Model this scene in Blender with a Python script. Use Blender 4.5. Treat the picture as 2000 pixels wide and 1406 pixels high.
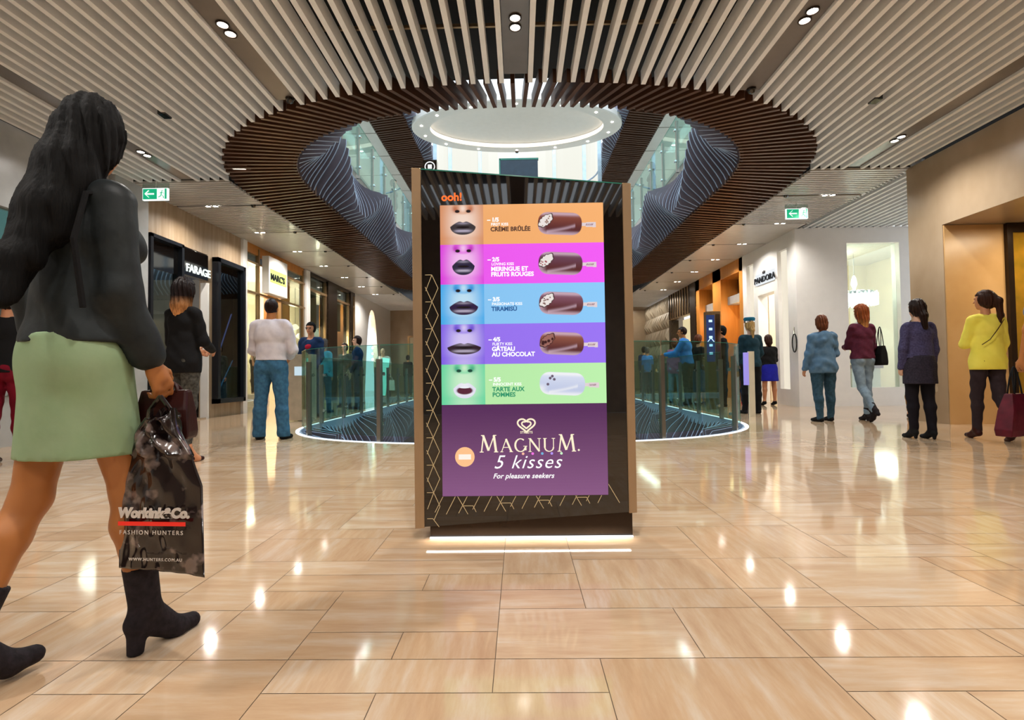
import bpy, bmesh, math, random
import numpy as np
from mathutils import Vector, Matrix
from math import sin, cos, pi, radians, sqrt, atan2

for o in list(bpy.data.objects): bpy.data.objects.remove(o)
S = bpy.context.scene
COL = S.collection
random.seed(7); np.random.seed(7)

# ------------------------------------------------------------ camera
cd = bpy.data.cameras.new('camera'); cam = bpy.data.objects.new('camera', cd); COL.objects.link(cam)
cd.sensor_width = 36; cd.lens = 18.0; cd.clip_start = .05; cd.clip_end = 200
CAMZ = .8
cam.matrix_world = (Matrix.Translation((0, 0, CAMZ)) @ Matrix.Rotation(radians(.86), 4, 'Z') @
                    Matrix.Rotation(radians(91.55), 4, 'X') @ Matrix.Rotation(radians(-.75), 4, 'Z'))
S.camera = cam
# ------------------------------------------------------------ world
W = bpy.data.worlds.new('world'); S.world = W; W.use_nodes = True
bg = W.node_tree.nodes['Background']; bg.inputs[0].default_value = (.86, .93, 1, 1); bg.inputs[1].default_value = 1.5
S.view_settings.view_transform = 'Standard'; S.view_settings.look = 'None'
S.view_settings.exposure = 0.0; S.view_settings.gamma = 1; S.view_settings.use_curve_mapping = False

def arealight(name, loc, size, energy, col=(1, 1, 1), rot=(0, 0, 0), sy=None):
    l = bpy.data.lights.new(name, 'AREA'); l.energy = energy; l.color = col; l.shape = 'RECTANGLE'
    l.size = size; l.size_y = sy or size
    o = bpy.data.objects.new(name, l); o.location = loc; o.rotation_euler = rot; COL.objects.link(o); return o
def pointlight(name, loc, energy, col=(1, 1, 1), r=.3, parent=None):
    l = bpy.data.lights.new(name, 'POINT'); l.energy = energy; l.color = col; l.shadow_soft_size = r
    o = bpy.data.objects.new(name, l); o.location = loc; COL.objects.link(o); o.parent = parent; return o
# daylight falling through the open atrium
arealight('atrium_daylight', (0, 12, 16), 7, 3500, (.78, .9, 1), sy=14)

# ------------------------------------------------------------ helpers
def lin(h):
    h = h.lstrip('#'); c = [int(h[i:i+2], 16)/255 for i in (0, 2, 4)]
    return tuple(((x+.055)/1.055)**2.4 if x > .04045 else x/12.92 for x in c)
def newmat(name):
    m = bpy.data.materials.new(name); m.use_nodes = True
    return m, m.node_tree.nodes, m.node_tree.links, m.node_tree.nodes['Principled BSDF']
def mat(name, hexc, rough=.5, metal=0, var=.12, scale=6, stretch=(1, 1, 1), bump=0, hex2=None, spec=.5, coat=0):
    m, N, L, P = newmat(name)
    c = lin(hexc); c2 = lin(hex2) if hex2 else tuple(x*(1-var*2) for x in c)
    tc = N.new('ShaderNodeTexCoord'); mp = N.new('ShaderNodeMapping'); mp.inputs['Scale'].default_value = stretch
    nz = N.new('ShaderNodeTexNoise'); nz.inputs['Scale'].default_value = scale; nz.inputs['Detail'].default_value = 4
    cr = N.new('ShaderNodeMix'); cr.data_type = 'RGBA'
    L.new(tc.outputs['Object'], mp.inputs[0]); L.new(mp.outputs[0], nz.inputs['Vector'])
    rm = N.new('ShaderNodeMapRange'); rm.inputs[1].default_value = .3; rm.inputs[2].default_value = .7
    L.new(nz.outputs[0], rm.inputs[0]); L.new(rm.outputs[0], cr.inputs[0])
    cr.inputs[6].default_value = (*c, 1); cr.inputs[7].default_value = (*c2, 1)
    L.new(cr.outputs[2], P.inputs['Base Color'])
    P.inputs['Roughness'].default_value = rough; P.inputs['Metallic'].default_value = metal
    P.inputs['Specular IOR Level'].default_value = spec; P.inputs['Coat Weight'].default_value = coat
    P.inputs['Coat Roughness'].default_value = .05
    if bump:
        b = N.new('ShaderNodeBump'); b.inputs['Strength'].default_value = bump; b.inputs['Distance'].default_value = .01
        L.new(nz.outputs[0], b.inputs['Height']); L.new(b.outputs[0], P.inputs['Normal'])
    return m
def emat(name, hexc, strength=1.0, base=None):
    m, N, L, P = newmat(name)
    P.inputs['Base Color'].default_value = (*(lin(base) if base else (.02, .02, .02)), 1)
    P.inputs['Emission Color'].default_value = (*lin(hexc), 1); P.inputs['Emission Strength'].default_value = strength
    P.inputs['Roughness'].default_value = .35
    return m
def glassmat(name, hexc, gloss=.12, rough=.02, tcol=None):
    m = bpy.data.materials.new(name); m.use_nodes = True; N = m.node_tree.nodes; L = m.node_tree.links; N.clear()
    out = N.new('ShaderNodeOutputMaterial'); tr = N.new('ShaderNodeBsdfTransparent'); gl = N.new('ShaderNodeBsdfGlossy')
    mx = N.new('ShaderNodeMixShader'); lw = N.new('ShaderNodeLayerWeight'); lw.inputs[0].default_value = .5
    pw = N.new('ShaderNodeMath'); pw.operation = 'POWER'; pw.inputs[1].default_value = 5; L.new(lw.outputs['Facing'], pw.inputs[0])
    fr = N.new('ShaderNodeMath'); fr.operation = 'MULTIPLY_ADD'; fr.inputs[1].default_value = .7; fr.inputs[2].default_value = .03; L.new(pw.outputs[0], fr.inputs[0])
    ad = N.new('ShaderNodeMath'); ad.operation = 'ADD'; ad.inputs[1].default_value = gloss; ad.use_clamp = True
    tr.inputs[0].default_value = (*lin(hexc), 1); gl.inputs['Roughness'].default_value = rough
    gl.inputs[0].default_value = (*(lin(tcol) if tcol else (.9, 1, 1)), 1)
    L.new(fr.outputs[0], ad.inputs[0]); L.new(ad.outputs[0], mx.inputs[0]); L.new(tr.outputs[0], mx.inputs[1])
    L.new(gl.outputs[0], mx.inputs[2]); L.new(mx.outputs[0], out.inputs[0])
    return m

def tag(o, label=None, cat=None, group=None, kind=None):
    if label: o['label'] = label
    if cat: o['category'] = cat
    if group: o['group'] = group
    if kind: o['kind'] = kind
    return o
def struct(o): o['kind'] = 'structure'; return o
def empty(name, loc=(0, 0, 0), rz=0, label=None, cat=None, group=None):
    o = bpy.data.objects.new(name, None); o.location = loc; o.rotation_euler = (0, 0, rz); COL.objects.link(o)
    o.empty_display_size = .1
    return tag(o, label, cat, group)

class MB:
    def __init__(s): s.v = []; s.f = []
    def add(s, vs, fs):
        n = len(s.v); s.v += [tuple(v) for v in vs]; s.f += [tuple(i+n for i in f) for f in fs]; return s
    def box(s, x0, x1, y0, y1, z0, z1, M=None):
        vs = [(x, y, z) for z in (z0, z1) for x, y in ((x0, y0), (x1, y0), (x1, y1), (x0, y1))]
        if M is not None: vs = [tuple(M @ Vector(v)) for v in vs]
        return s.add(vs, [(3, 2, 1, 0), (4, 5, 6, 7), (0, 1, 5, 4), (1, 2, 6, 5), (2, 3, 7, 6), (3, 0, 4, 7)])
    def bar(s, a, b, w, h, up=(0, 0, 1)):
        a = Vector(a); b = Vector(b); d = (b-a).normalized(); u = Vector(up); r = d.cross(u).normalized(); u = r.cross(d)
        vs = []
        for p in (a, b):
            for i, j in ((-1, -1), (1, -1), (1, 1), (-1, 1)): vs.append(tuple(p+r*w/2*i+u*h/2*j))
        return s.add(vs, [(0, 3, 2, 1), (4, 5, 6, 7), (0, 1, 5, 4), (1, 2, 6, 5), (2, 3, 7, 6), (3, 0, 4, 7)])
    def tube(s, pts, r, n=8, caps=True):
        pts = [Vector(p) for p in pts]; rs = r if isinstance(r, (list, tuple)) else [r]*len(pts); base = len(s.v)
        u = None
        for i, p in enumerate(pts):
            d = (pts[min(i+1, len(pts)-1)]-pts[max(i-1, 0)]).normalized()
            if u is None: u = d.orthogonal().normalized()
            u = (u-d*u.dot(d)).normalized(); w = d.cross(u)
            for k in range(n):
                a = 2*pi*k/n; s.v.append(tuple(p+(u*cos(a)+w*sin(a))*rs[i]))
        for i in range(len(pts)-1):
            for k in range(n):
                s.f.append((base+i*n+k, base+i*n+(k+1) % n, base+(i+1)*n+(k+1) % n, base+(i+1)*n+k))
        if caps:
            s.f.append(tuple(base+k for k in range(n))[::-1]); s.f.append(tuple(base+(len(pts)-1)*n+k for k in range(n)))
        return s
    def lathe(s, prof, c=(0, 0, 0), n=24, sy=1, caps=True):
        base = len(s.v)
        for r, z in prof:
            for k in range(n):
                a = 2*pi*k/n; s.v.append((c[0]+r*cos(a), c[1]+r*sy*sin(a), c[2]+z))
        for i in range(len(prof)-1):
            for k in range(n):
                s.f.append((base+i*n+k, base+i*n+(k+1) % n, base+(i+1)*n+(k+1) % n, base+(i+1)*n+k))
        if caps and prof[0][0] > 1e-6: s.f.append(tuple(base+k for k in range(n))[::-1])
        if caps and prof[-1][0] > 1e-6: s.f.append(tuple(base+(len(prof)-1)*n+k for k in range(n)))
        return s
    def prism(s, poly, d, M=None):           # polygon in xz plane, extruded along y by d
        n = len(poly)
        vs = [(x, 0, z) for x, z in poly]+[(x, d, z) for x, z in poly]
        if M is not None: vs = [tuple(M @ Vector(v)) for v in vs]
        fs = [tuple(range(n)), tuple(range(n, 2*n))[::-1]]+[(i, i+n, (i+1) % n+n, (i+1) % n) for i in range(n)]
        return s.add(vs, fs)
    def build(s, name, m, parent=None, smooth=False, bevel=0, loc=None):
        me = bpy.data.meshes.new(name); me.from_pydata(s.v, [], s.f); me.update()
        bm = bmesh.new(); bm.from_mesh(me)
        if s.f and len(s.f) < 60000: bmesh.ops.recalc_face_normals(bm, faces=bm.faces)
        if bevel: bmesh.ops.bevel(bm, geom=list(bm.edges), offset=bevel, segments=2, affect='EDGES', profile=.6)
        bm.to_mesh(me); bm.free()
        if m: me.materials.append(m)
        if smooth: me.shade_smooth()
        o = bpy.data.objects.new(name, me); COL.objects.link(o)
        if parent: o.parent = parent
        if loc is not None:
            o.location = loc
        return o
def centre(o):
    """move a top-level mesh's origin to the base of its own bounds"""
    me = o.data; n = len(me.vertices); co = np.empty(n*3, np.float32); me.vertices.foreach_get('co', co); co = co.reshape(-1, 3)
    c = (co.min(0)+co.max(0))/2; c[2] = co[:, 2].min(); co -= c; me.vertices.foreach_set('co', co.ravel()); me.update()
    o.location = [float(x) for x in c]; return o
def npmesh(name, v, f, m, parent=None, smooth=True):
    me = bpy.data.meshes.new(name); v = np.asarray(v, np.float32); f = np.asarray(f, np.int32)
    me.vertices.add(len(v)); me.vertices.foreach_set('co', v.ravel())
    me.loops.add(f.size); me.loops.foreach_set('vertex_index', f.ravel())
    me.polygons.add(len(f)); me.polygons.foreach_set('loop_start', np.arange(0, f.size, f.shape[1], dtype=np.int32))
    me.update(calc_edges=True); me.validate()
    me.materials.append(m)
    if smooth: me.shade_smooth()
    o = bpy.data.objects.new(name, me); COL.objects.link(o)
    if parent: o.parent = parent
    return o
def textmesh(name, body, size, m, M, parent=None, extrude=.002, align='LEFT', shear=0, bold=0, space=1.0):
    c = bpy.data.curves.new(name, 'FONT'); c.body = body; c.size = size; c.extrude = extrude; c.align_x = align
    c.shear = shear; c.offset = bold; c.space_character = space; c.resolution_u = 3
    t = bpy.data.objects.new(name+'_tmp', c); COL.objects.link(t)
    me = bpy.data.meshes.new_from_object(t); bpy.data.objects.remove(t); bpy.data.curves.remove(c)
    me.materials.clear(); me.materials.append(m); me.transform(M)
    o = bpy.data.objects.new(name, me); COL.objects.link(o)
    if parent: o.parent = parent
    return o
def facing(loc, ax, up=(0, 0, 1)):
    """matrix putting text x along ax and text y along up, at loc"""
    x = Vector(ax).normalized(); y = Vector(up).normalized(); z = x.cross(y)
    return Matrix.Translation(loc) @ Matrix((x, y, z)).transposed().to_4x4()

# ------------------------------------------------------------ materials
M = {}
M['slat'] = mat('slat_paint', 'F1F0EE', .45, var=.04)
M['panel'] = mat('ceiling_panel', 'C9C5BE', .3, var=.04, coat=.2)
M['bulk'] = mat('service_panel', '77706A', .25, .3, var=.05)
M['black'] = mat('plenum_black', '0A0909', .8, var=.1)
M['brown'] = mat('bronze_brown', '5E3F2D', .35, .35, var=.12, scale=3)
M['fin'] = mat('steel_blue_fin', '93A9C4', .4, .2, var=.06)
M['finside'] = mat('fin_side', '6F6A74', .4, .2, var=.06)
M['white'] = mat('white_paint', 'E9E6E1', .4, var=.02)
M['stone'] = mat('beige_stone', 'B7A288', .3, var=.12, scale=1.6, stretch=(1, 1, .6), hex2='A08A6E')
M['ystone'] = mat('honey_marble', 'D2AC78', .3, var=.1, scale=2, hex2='C49C66')
M['wood'] = mat('limed_wood', 'B09A80', .45, scale=3, stretch=(6, 6, .5), hex2='9A8265')
M['orange'] = mat('orange_timber', 'D08A3C', .35, scale=3, stretch=(5, 5, .4), hex2='C07A30')
M['bronze'] = mat('bronze_metal', 'A98B66', .28, .75, var=.08, stretch=(3, 3, .3))
M['champagne'] = mat('champagne_metal', 'B79A78', .25, .45, var=.12, scale=2, stretch=(3, 3, 1))
M['darkbronze'] = mat('dark_bronze', '3C3027', .25, .6, var=.1)
M['steel'] = mat('post_steel', '8F8B84', .3, .85, var=.05)
M['chrome'] = mat('chrome', 'E4E6E8', .1, 1, var=.02)
M['blackgloss'] = mat('black_gloss', '0B0A0A', .06, var=.1, coat=1)
M['totemglass'] = mat('totem_glass', '0A0808', .03, var=.1, coat=1); M['totemglass'].node_tree.nodes['Principled BSDF'].inputs['Coat IOR'].default_value = 1.65; M['totemglass'].node_tree.nodes['Principled BSDF'].inputs['Coat Roughness'].default_value = .01
M['navy'] = mat('navy_frame', '11151D', .3, var=.1)
M['glass'] = glassmat('balustrade_glass', 'D9F0EC', .01)
M['glassedge'] = mat('glass_edge', '2E7F6F', .15, var=.1)
M['shopglass'] = glassmat('shop_glass', 'DDE6E2', .1)
M['darkglass'] = glassmat('dark_glass', '8A9096', .12)
M['lamp'] = emat('downlight_glow', 'FFF3E6', 22)
M['cove'] = emat('cove_glow', 'FFF4E0', 1.6)
M['led'] = emat('edge_light', 'F4FAFF', 1.6)
M['cream'] = mat('cream_wall', 'E8DCC0', .5, var=.04)
M['grey'] = mat('grey_wall', 'A5A09A', .5, var=.04)
M['winglow'] = emat('daylight_window', 'F0EFE2', .95)
M['green'] = emat('exit_green', '12A878', .9, '12A878')
M['exitwhite'] = emat('exit_white', 'F4FFFA', 1.1)
M['skin'] = mat('skin', 'C98A63', .5, var=.06)
M['skin_tan'] = mat('skin_tan', 'B0703A', .45, var=.08)
M['skin_pale'] = mat('skin_pale', 'DDB095', .5, var=.05)
M['eye'] = mat('eye_dark', '1A1210', .2); M['lip'] = mat('lip', '9C4F45', .4)
def hairmat(name, top, tip=None, z0=0, z1=1, rough=.38):
    m, N, L, P = newmat(name)
    tc = N.new('ShaderNodeTexCoord'); mp = N.new('ShaderNodeMapping'); mp.inputs['Scale'].default_value = (60, 60, 5)
    nz = N.new('ShaderNodeTexNoise'); nz.inputs['Scale'].default_value = 1.5; nz.inputs['Detail'].default_value = 3
    L.new(tc.outputs['Object'], mp.inputs[0]); L.new(mp.outputs[0], nz.inputs['Vector'])
    sx = N.new('ShaderNodeSeparateXYZ'); L.new(tc.outputs['Object'], sx.inputs[0])
    rm = N.new('ShaderNodeMapRange'); rm.inputs[1].default_value = z0; rm.inputs[2].default_value = z1
    L.new(sx.outputs[2], rm.inputs[0])
    mx = N.new('ShaderNodeMix'); mx.data_type = 'RGBA'; L.new(rm.outputs[0], mx.inputs[0])
    mx.inputs[6].default_value = (*lin(tip or top), 1); mx.inputs[7].default_value = (*lin(top), 1)
    mul = N.new('ShaderNodeMix'); mul.data_type = 'RGBA'; mul.blend_type = 'MULTIPLY'; mul.inputs[0].default_value = 1
    cr = N.new('ShaderNodeMapRange'); cr.inputs[1].default_value = .3; cr.inputs[2].default_value = .7; cr.inputs[3].default_value = .45; cr.inputs[4].default_value = 1.3
    L.new(nz.outputs[0], cr.inputs[0]); L.new(mx.outputs[2], mul.inputs[6]); L.new(cr.outputs[0], mul.inputs[7])
    L.new(mul.outputs[2], P.inputs['Base Color']); P.inputs['Roughness'].default_value = rough; P.inputs['Specular IOR Level'].default_value = .18
    b = N.new('ShaderNodeBump'); b.inputs['Strength'].default_value = .6; b.inputs['Distance'].default_value = .01
    L.new(nz.outputs[0], b.inputs['Height']); L.new(b.outputs[0], P.inputs['Normal'])
    return m
M['h_black'] = hairmat('hair_black', '030202', rough=.75); M['h_brown'] = hairmat('hair_brown', '3A2117')
M['h_red'] = hairmat('hair_auburn', '8A4722', 'D89A5A', 1.44, 1.58); M['h_dark'] = hairmat('hair_darkbrown', '24140F')
M['h_ombre'] = hairmat('hair_ombre', '1C1110', 'F0A868', 1.36, 1.58); M['h_grey'] = hairmat('hair_grey', '55504C')
M['h_blonde'] = hairmat('hair_blonde', 'C09A60'); M['h_auburn'] = hairmat('hair_chestnut', '6B3A20')
def cloth(name, hexc, hex2=None, scale=30, rough=.85, bump=.3): return mat(name, hexc, rough, var=.08, scale=scale, hex2=hex2, bump=bump, spec=.2)

# ------------------------------------------------------------ floor
NS = 2.4
def sup(a, b, c, th, n=NS, far=False):
    ct, st = cos(th), sin(th)
    x = a*math.copysign(abs(ct)**(2/n), ct); y = b*abs(st)**(2/n)
    return (x, c+y if far else c-y)
IN = (3.45, 2.7, 8.6, 16.4); OUT = (4.58, 3.5, 8.9, 16.6)
def outline(P, N=160, M_=40):
    a, b, c, c2 = P; pts = []
    for i in range(N+1): pts.append(sup(a, b, c, pi-pi*i/N))            # near end, left to right
    for i in range(1, M_): pts.append((a, c+(c2-c)*i/M_))
    for i in range(N+1): pts.append(sup(a, b, c2, pi*i/N, far=True))
    for i in range(1, M_): pts.append((-a, c2+(c-c2)*i/M_))
    return pts
def inside(x, y, P):
    a, b, c, c2 = P
    if abs(x) >= a: return False
    dy = (c-y) if y < c else (y-c2 if y > c2 else 0)
    return (abs(x)/a)**NS+(dy/b)**NS < 1
def snap(x, y, P):
    a, b, c, c2 = P
    if c <= y <= c2: return (math.copysign(a, x), y)
    cy = c if y < c else c2; dy = abs(y-cy)
    k = ((abs(x)/a)**NS+(dy/b)**NS)**(1/NS)
    return (x/k, cy+(y-cy)/k) if k > 1e-6 else (x, y)

def floor_material():
    m, N, L, P = newmat('travertine_floor')
    at = N.new('ShaderNodeAttribute'); at.attribute_name = 'tile'
    sp = N.new('ShaderNodeSeparateColor'); L.new(at.outputs['Color'], sp.inputs[0])
    ge = N.new('ShaderNodeNewGeometry')
    def vein(sc):
        mp = N.new('ShaderNodeMapping'); mp.inputs['Scale'].default_value = sc; L.new(ge.outputs['Position'], mp.inputs[0])
        ad = N.new('ShaderNodeVectorMath'); L.new(mp.outputs[0], ad.inputs[0])
        cb = N.new('ShaderNodeCombineXYZ'); ml = N.new('ShaderNodeMath'); ml.operation = 'MULTIPLY'; ml.inputs[1].default_value = 60
        L.new(sp.outputs[0], ml.inputs[0]); L.new(ml.outputs[0], cb.inputs[2]); L.new(cb.outputs[0], ad.inputs[1])
        nz = N.new('ShaderNodeTexNoise'); nz.inputs['Scale'].default_value = 1; nz.inputs['Detail'].default_value = 7; nz.inputs['Roughness'].default_value = .68
        L.new(ad.outputs[0], nz.inputs['Vector']); return nz
    a, b = vein((2.0, 14, 1)), vein((14, 2.0, 1))
    mx = N.new('ShaderNodeMix'); L.new(sp.outputs[1], mx.inputs[0]); L.new(a.outputs[0], mx.inputs[2]); L.new(b.outputs[0], mx.inputs[3])
    r1 = N.new('ShaderNodeValToRGB'); e = r1.color_ramp.elements
    e[0].position = .25; e[0].color = (*lin('C4A384'), 1); e[1].position = .72; e[1].color = (*lin('DFD3C4'), 1)
    k = r1.color_ramp.elements.new(.5); k.color = (*lin('D6BD9F'), 1)
    L.new(mx.outputs[0], r1.inputs[0])
    ti = N.new('ShaderNodeMix'); ti.data_type = 'RGBA'; L.new(sp.outputs[2], ti.inputs[0])
    ti.inputs[6].default_value = (.72, .64, .56, 1); ti.inputs[7].default_value = (.83, .79, .75, 1)
    mu = N.new('ShaderNodeMix'); mu.data_type = 'RGBA'; mu.blend_type = 'MULTIPLY'; mu.inputs[0].default_value = 1
    L.new(r1.outputs[0], mu.inputs[6]); L.new(ti.outputs[2], mu.inputs[7]); L.new(mu.outputs[2], P.inputs['Base Color'])
    P.inputs['Roughness'].default_value = .075; P.inputs['Specular IOR Level'].default_value = .75
    b_ = N.new('ShaderNodeBump'); b_.inputs['Strength'].default_value = .035; b_.inputs['Distance'].default_value = .004
    n2 = N.new('ShaderNodeTexNoise'); n2.inputs['Scale'].default_value = 3; L.new(ge.outputs['Position'], n2.inputs['Vector'])
    L.new(n2.outputs[0], b_.inputs['Height']); L.new(b_.outputs[0], P.inputs['Normal'])
    return m
def make_floor():
    mx, my = .2935, .153; ox, oy = -.08, 1.46
    I0, I1, J0, J1 = -34, 34, -44, 168
    used = set(); tiles = []
    def put(i, j, w, h):
        for a in range(w):
            for b in range(h):
                if (i+a, j+b) in used: return False
        for a in range(w):
            for b in range(h): used.add((i+a, j+b))
        tiles.append((i, j, w, h, random.random(), 1.0 if random.random() < .45 else 0.0, random.random())); return True
    # tiles read off the foreground
    for t in [(-4, 0, 1, 2), (-3, 0, 1, 2), (-2, 0, 1, 1), (-1, 0, 1, 1), (-2, 1, 2, 2), (0, 0, 2, 2), (2, 0, 1, 2), (3, 1, 1, 1), (3, 0, 2, 1),
              (-2, -1, 2, 1), (0, -1, 1, 1), (1, -2, 2, 2), (-1, -2, 2, 1), (-2, -2, 1, 1), (3, -1, 2, 1), (4, -2, 2, 1), (3, -2, 1, 1), (-4, -1, 1, 1), (-3, -2, 1, 2), (0, 2, 1, 1), (1, 2, 2, 1)]:
        put(*t)
    sizes = [(2, 2)]*4+[(3, 2)]*2+[(2, 1)]*3+[(1, 2)]*2+[(3, 1)]*2+[(1, 3), (2, 3), (1, 1)]
    for j in range(J0, J1):
        for i in range(I0, I1):
            if (i, j) in used: continue
            random.shuffle(sizes)
            for s_ in sizes+[(1, 1)]:
                if put(i, j, *s_): break
    v, f, col = [], [], []
    g = .0012
    def quad(p, c):
        n = len(v); v.extend([(x, y, 0) for x, y in p]); f.append(tuple(range(n, n+4))); col.append(c)
    for i, j, w, h, r, d, t in tiles:
        x0, x1, y0, y1 = ox+i*mx+g, ox+(i+w)*mx-g, oy+j*my+g, oy+(j+h)*my-g
        c = (r, d, t)
        cs = [inside(x, y, IN) for x, y in ((x0, y0), (x1, y0), (x1, y1), (x0, y1), ((x0+x1)/2, y0), ((x0+x1)/2, y1))]
        if not any(cs): quad(((x0, y0), (x1, y0), (x1, y1), (x0, y1)), c); continue
        if all(cs): continue
        K = 8
        for a in range(K):
            for b in range(K):
                q = [(x0+(x1-x0)*(a+da)/K, y0+(y1-y0)*(b+db)/K) for da, db in ((0, 0), (1, 0), (1, 1), (0, 1))]
                ins = [inside(x, y, IN) for x, y in q]
                if all(ins): continue
                quad([snap(x, y, IN) if k else (x, y) for (x, y), k in zip(q, ins)], c)
    me = bpy.data.meshes.new('floor'); me.from_pydata(v, [], f)
    at = me.attributes.new('tile', 'FLOAT_COLOR', 'FACE')
    at.data.foreach_set('color', np.array([(*c, 1) for c in col], np.float32).ravel())
    me.materials.append(floor_material())
    o = bpy.data.objects.new('floor', me); COL.objects.link(o); struct(o)
def ringmesh(name, P, outer, z, m, flip=False):
    """flat sheet with the oval void cut out: P the void, outer a rectangle or a second outline"""
    a = outline(P); n = len(a); v = [(x, y, z) for x, y in a]
    if isinstance(outer, list): b = outer
    else:
        x0, x1, y0, y1 = outer; b = []; cx, cy = 0, (P[2]+P[3])/2
        for x, y in a:
            dx, dy = x-cx, y-cy; k = 1e9
            if abs(dx) > 1e-9: k = min(k, (x1-cx if dx > 0 else x0-cx)/dx)
            if abs(dy) > 1e-9: k = min(k, (y1-cy if dy > 0 else y0-cy)/dy)
            b.append((cx+dx*k, cy+dy*k))
        # exact corners are restored by snapping the nearest point
        for c in ((x0, y0), (x1, y0), (x1, y1), (x0, y1)):
            i = min(range(n), key=lambda i: (b[i][0]-c[0])**2+(b[i][1]-c[1])**2); b[i] = c
    v += [(x, y, z) for x, y in b]
    f = [(i, (i+1) % n, n+(i+1) % n, n+i) for i in range(n)]
    mb = MB(); mb.add(v, f); return mb
make_floor()
M['grout'] = mat('grout', '6E5B48', .8)
struct(ringmesh('g', IN, (-10, 10, -5.3, 27), -.0015, None).build('floor', M['grout']))
# glowing floor edge and slab nosing round the void
inn = outline(IN)
def band(P_or_pts, off0, off1, z0, z1):
    pts = P_or_pts; n = len(pts); mb = MB(); nr = []
    for i in range(n):
        a, b = Vector(pts[i-1]), Vector(pts[(i+1) % n]); t = (b-a).normalized(); nr.append(Vector((t.y, -t.x)))
    vs = []
    for i, p in enumerate(pts):
        p = Vector(p)
        for off, z in ((off0, z0), (off1, z0), (off1, z1), (off0, z1)):
            q = p+nr[i]*off; vs.append((q.x, q.y, z))
    fs = []
    for i in range(n):
        j = (i+1) % n
        for k in range(4): fs.append((i*4+k, j*4+k, j*4+(k+1) % 4, i*4+(k+1) % 4))
    return mb.add(vs, fs)
struct(band(inn, -.012, .028, -.03, .006).build('trim_1', M['led']))
struct(band(inn, -.05, -.03, -.2, .004).build('trim_2', M['fin']))

# ------------------------------------------------------------ ceiling of slats
CZ = 3.91
def outer_y(x):
    a, b, c, _ = OUT
    return c-b*(1-min(1, abs(x)/a)**NS)**(1/NS)
def make_ceiling():
    sp = .1529; wb = .05
    mb = MB()
    K = int(6.1/sp)
    skip = {0, 17, -17, 34, -34}
    for k in range(-K-1, K+1):
        if k in skip: continue
        x = k*sp
        if abs(x) > 6.12: continue
        y1 = outer_y(x)-.005 if abs(x) < 4.5 else 7.95
        y1 = min(y1, 7.95)
        mb.box(x-wb/2, x+wb/2, -5.2, y1, CZ, CZ+.15)
    struct(mb.build('ceiling', M['slat']))
    # service panels between slats
    mb = MB()
    for k in skip:
        x = k*sp; y1 = outer_y(x)-.12 if abs(x) < 4.4 else 7.94
        mb.box(x-.122, x+.122, -5.2, y1, CZ+.03, CZ+.10)
    struct(mb.build('ceiling', M['bulk']))
    # recess slats right, beyond stone wall
    mb = MB()
    x = 6.16
    while x < 9.4: mb.box(x-wb/2, x+wb/2, 7.97, 11.29, CZ, CZ+.15); x += sp
    struct(mb.build('ceiling', M['slat']))
    # plenum lid + hanger rods
    struct(ringmesh('p', (4.5, 2.3, 8.9, 16.6), (-10, 10, -5.3, 27), CZ+.75, None).build('ceiling', M['black']))
    mb = MB()
    for y in (-2, -1, 0, 1, 2, 3, 3.9, 4.75): mb.box(-6.2, 6.2, y-.012, y+.012, CZ+.17, CZ+.2)
    struct(mb.build('trim_3', M['bronze']))
    # cross members behind the plenum, front void rim
    # corridor ceilings: fine louvres and panels split by dark channels
    for sx in (-1, 1):
        mb = MB(); dk = MB()
        x0, x1 = sorted((sx*4.6, sx*6.2)); 
        joints = [9.15]
        while joints[-1] < 19: joints.append(joints[-1]+1.72)
        edges = [7.97]+joints
        for a, b in zip(edges[:-1], edges[1:]):
            a2, b2 = a+.03, b-.03
            y = a2
            while y < b2-.02:
                pt, sw_ = (.085, .05) if a < 10 else (.07, .062)
                mb.box(x0, x1, y, min(y+sw_, b2), CZ, CZ+.04); y += pt
            (mb if a > 10 else dk).box(x0, x1, a2, b2, CZ+.018 if a > 10 else CZ+.04, CZ+.06)
        for j in joints: dk.box(x0, x1, j-.035, j+.035, CZ+.03, CZ+.06)
        struct(mb.build('ceiling', M['panel'])); struct(dk.build('ceiling', M['black']))
        mb = MB(); y = joints[-1]+.1
        while y < 24.4: mb.box(x0, x1, y, y+.05, CZ-.0, CZ+.1); y += .2
        struct(mb.build('ceiling', M['slat']))
        # shadow gap along the wall
    return joints
JOINTS = make_ceiling()

# resampled outline by arc length, matched inner / outer
def matched(step):
    a, b, c, c2 = OUT; ai, bi, ci, ci2 = IN; seq = []
    N = 2000
    for i in range(N+1):
        th = pi-pi*i/N; seq.append((sup(a, b, c, th), sup(ai, bi, ci, th)))
    out = [((-a, c2-(c2-c)*i/400), (-ai, ci2-(ci2-ci)*i/400)) for i in range(400)]
    rgt = [((a, c+(c2-c)*i/400), (ai, ci+(ci2-ci)*i/400)) for i in range(1, 401)]
    seq = out+seq+rgt
    for i in range(1, N+1):
        th = pi*i/N; seq.append((sup(a, b, c2, th, far=True), sup(ai, bi, ci2, th, far=True)))
    res = [seq[0]]; acc = 0
    for p, q in zip(seq[:-1], seq[1:]):
        acc += math.dist(p[0], q[0])
        if acc >= step: res.append(q); acc -= step
    return res
def brown_ring(z, step):
    mb = MB()
    for o, i in matched(step):
        mb.bar((*o, z+.075), (*i, z+.075), .045, .15)
    r = struct(mb.build('ceiling', M['brown']))
    b = ringmesh('b', IN, outline(OUT), z+.13, None)
    b.f = [f for f in b.f if not (sum(b.v[i][1] for i in f)/4 < 6.6 and abs(sum(b.v[i][0] for i in f)/4) < 1.9)]
    struct(b.build('ceiling', M['brown']))
    return r
brown_ring(CZ, .15)

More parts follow.
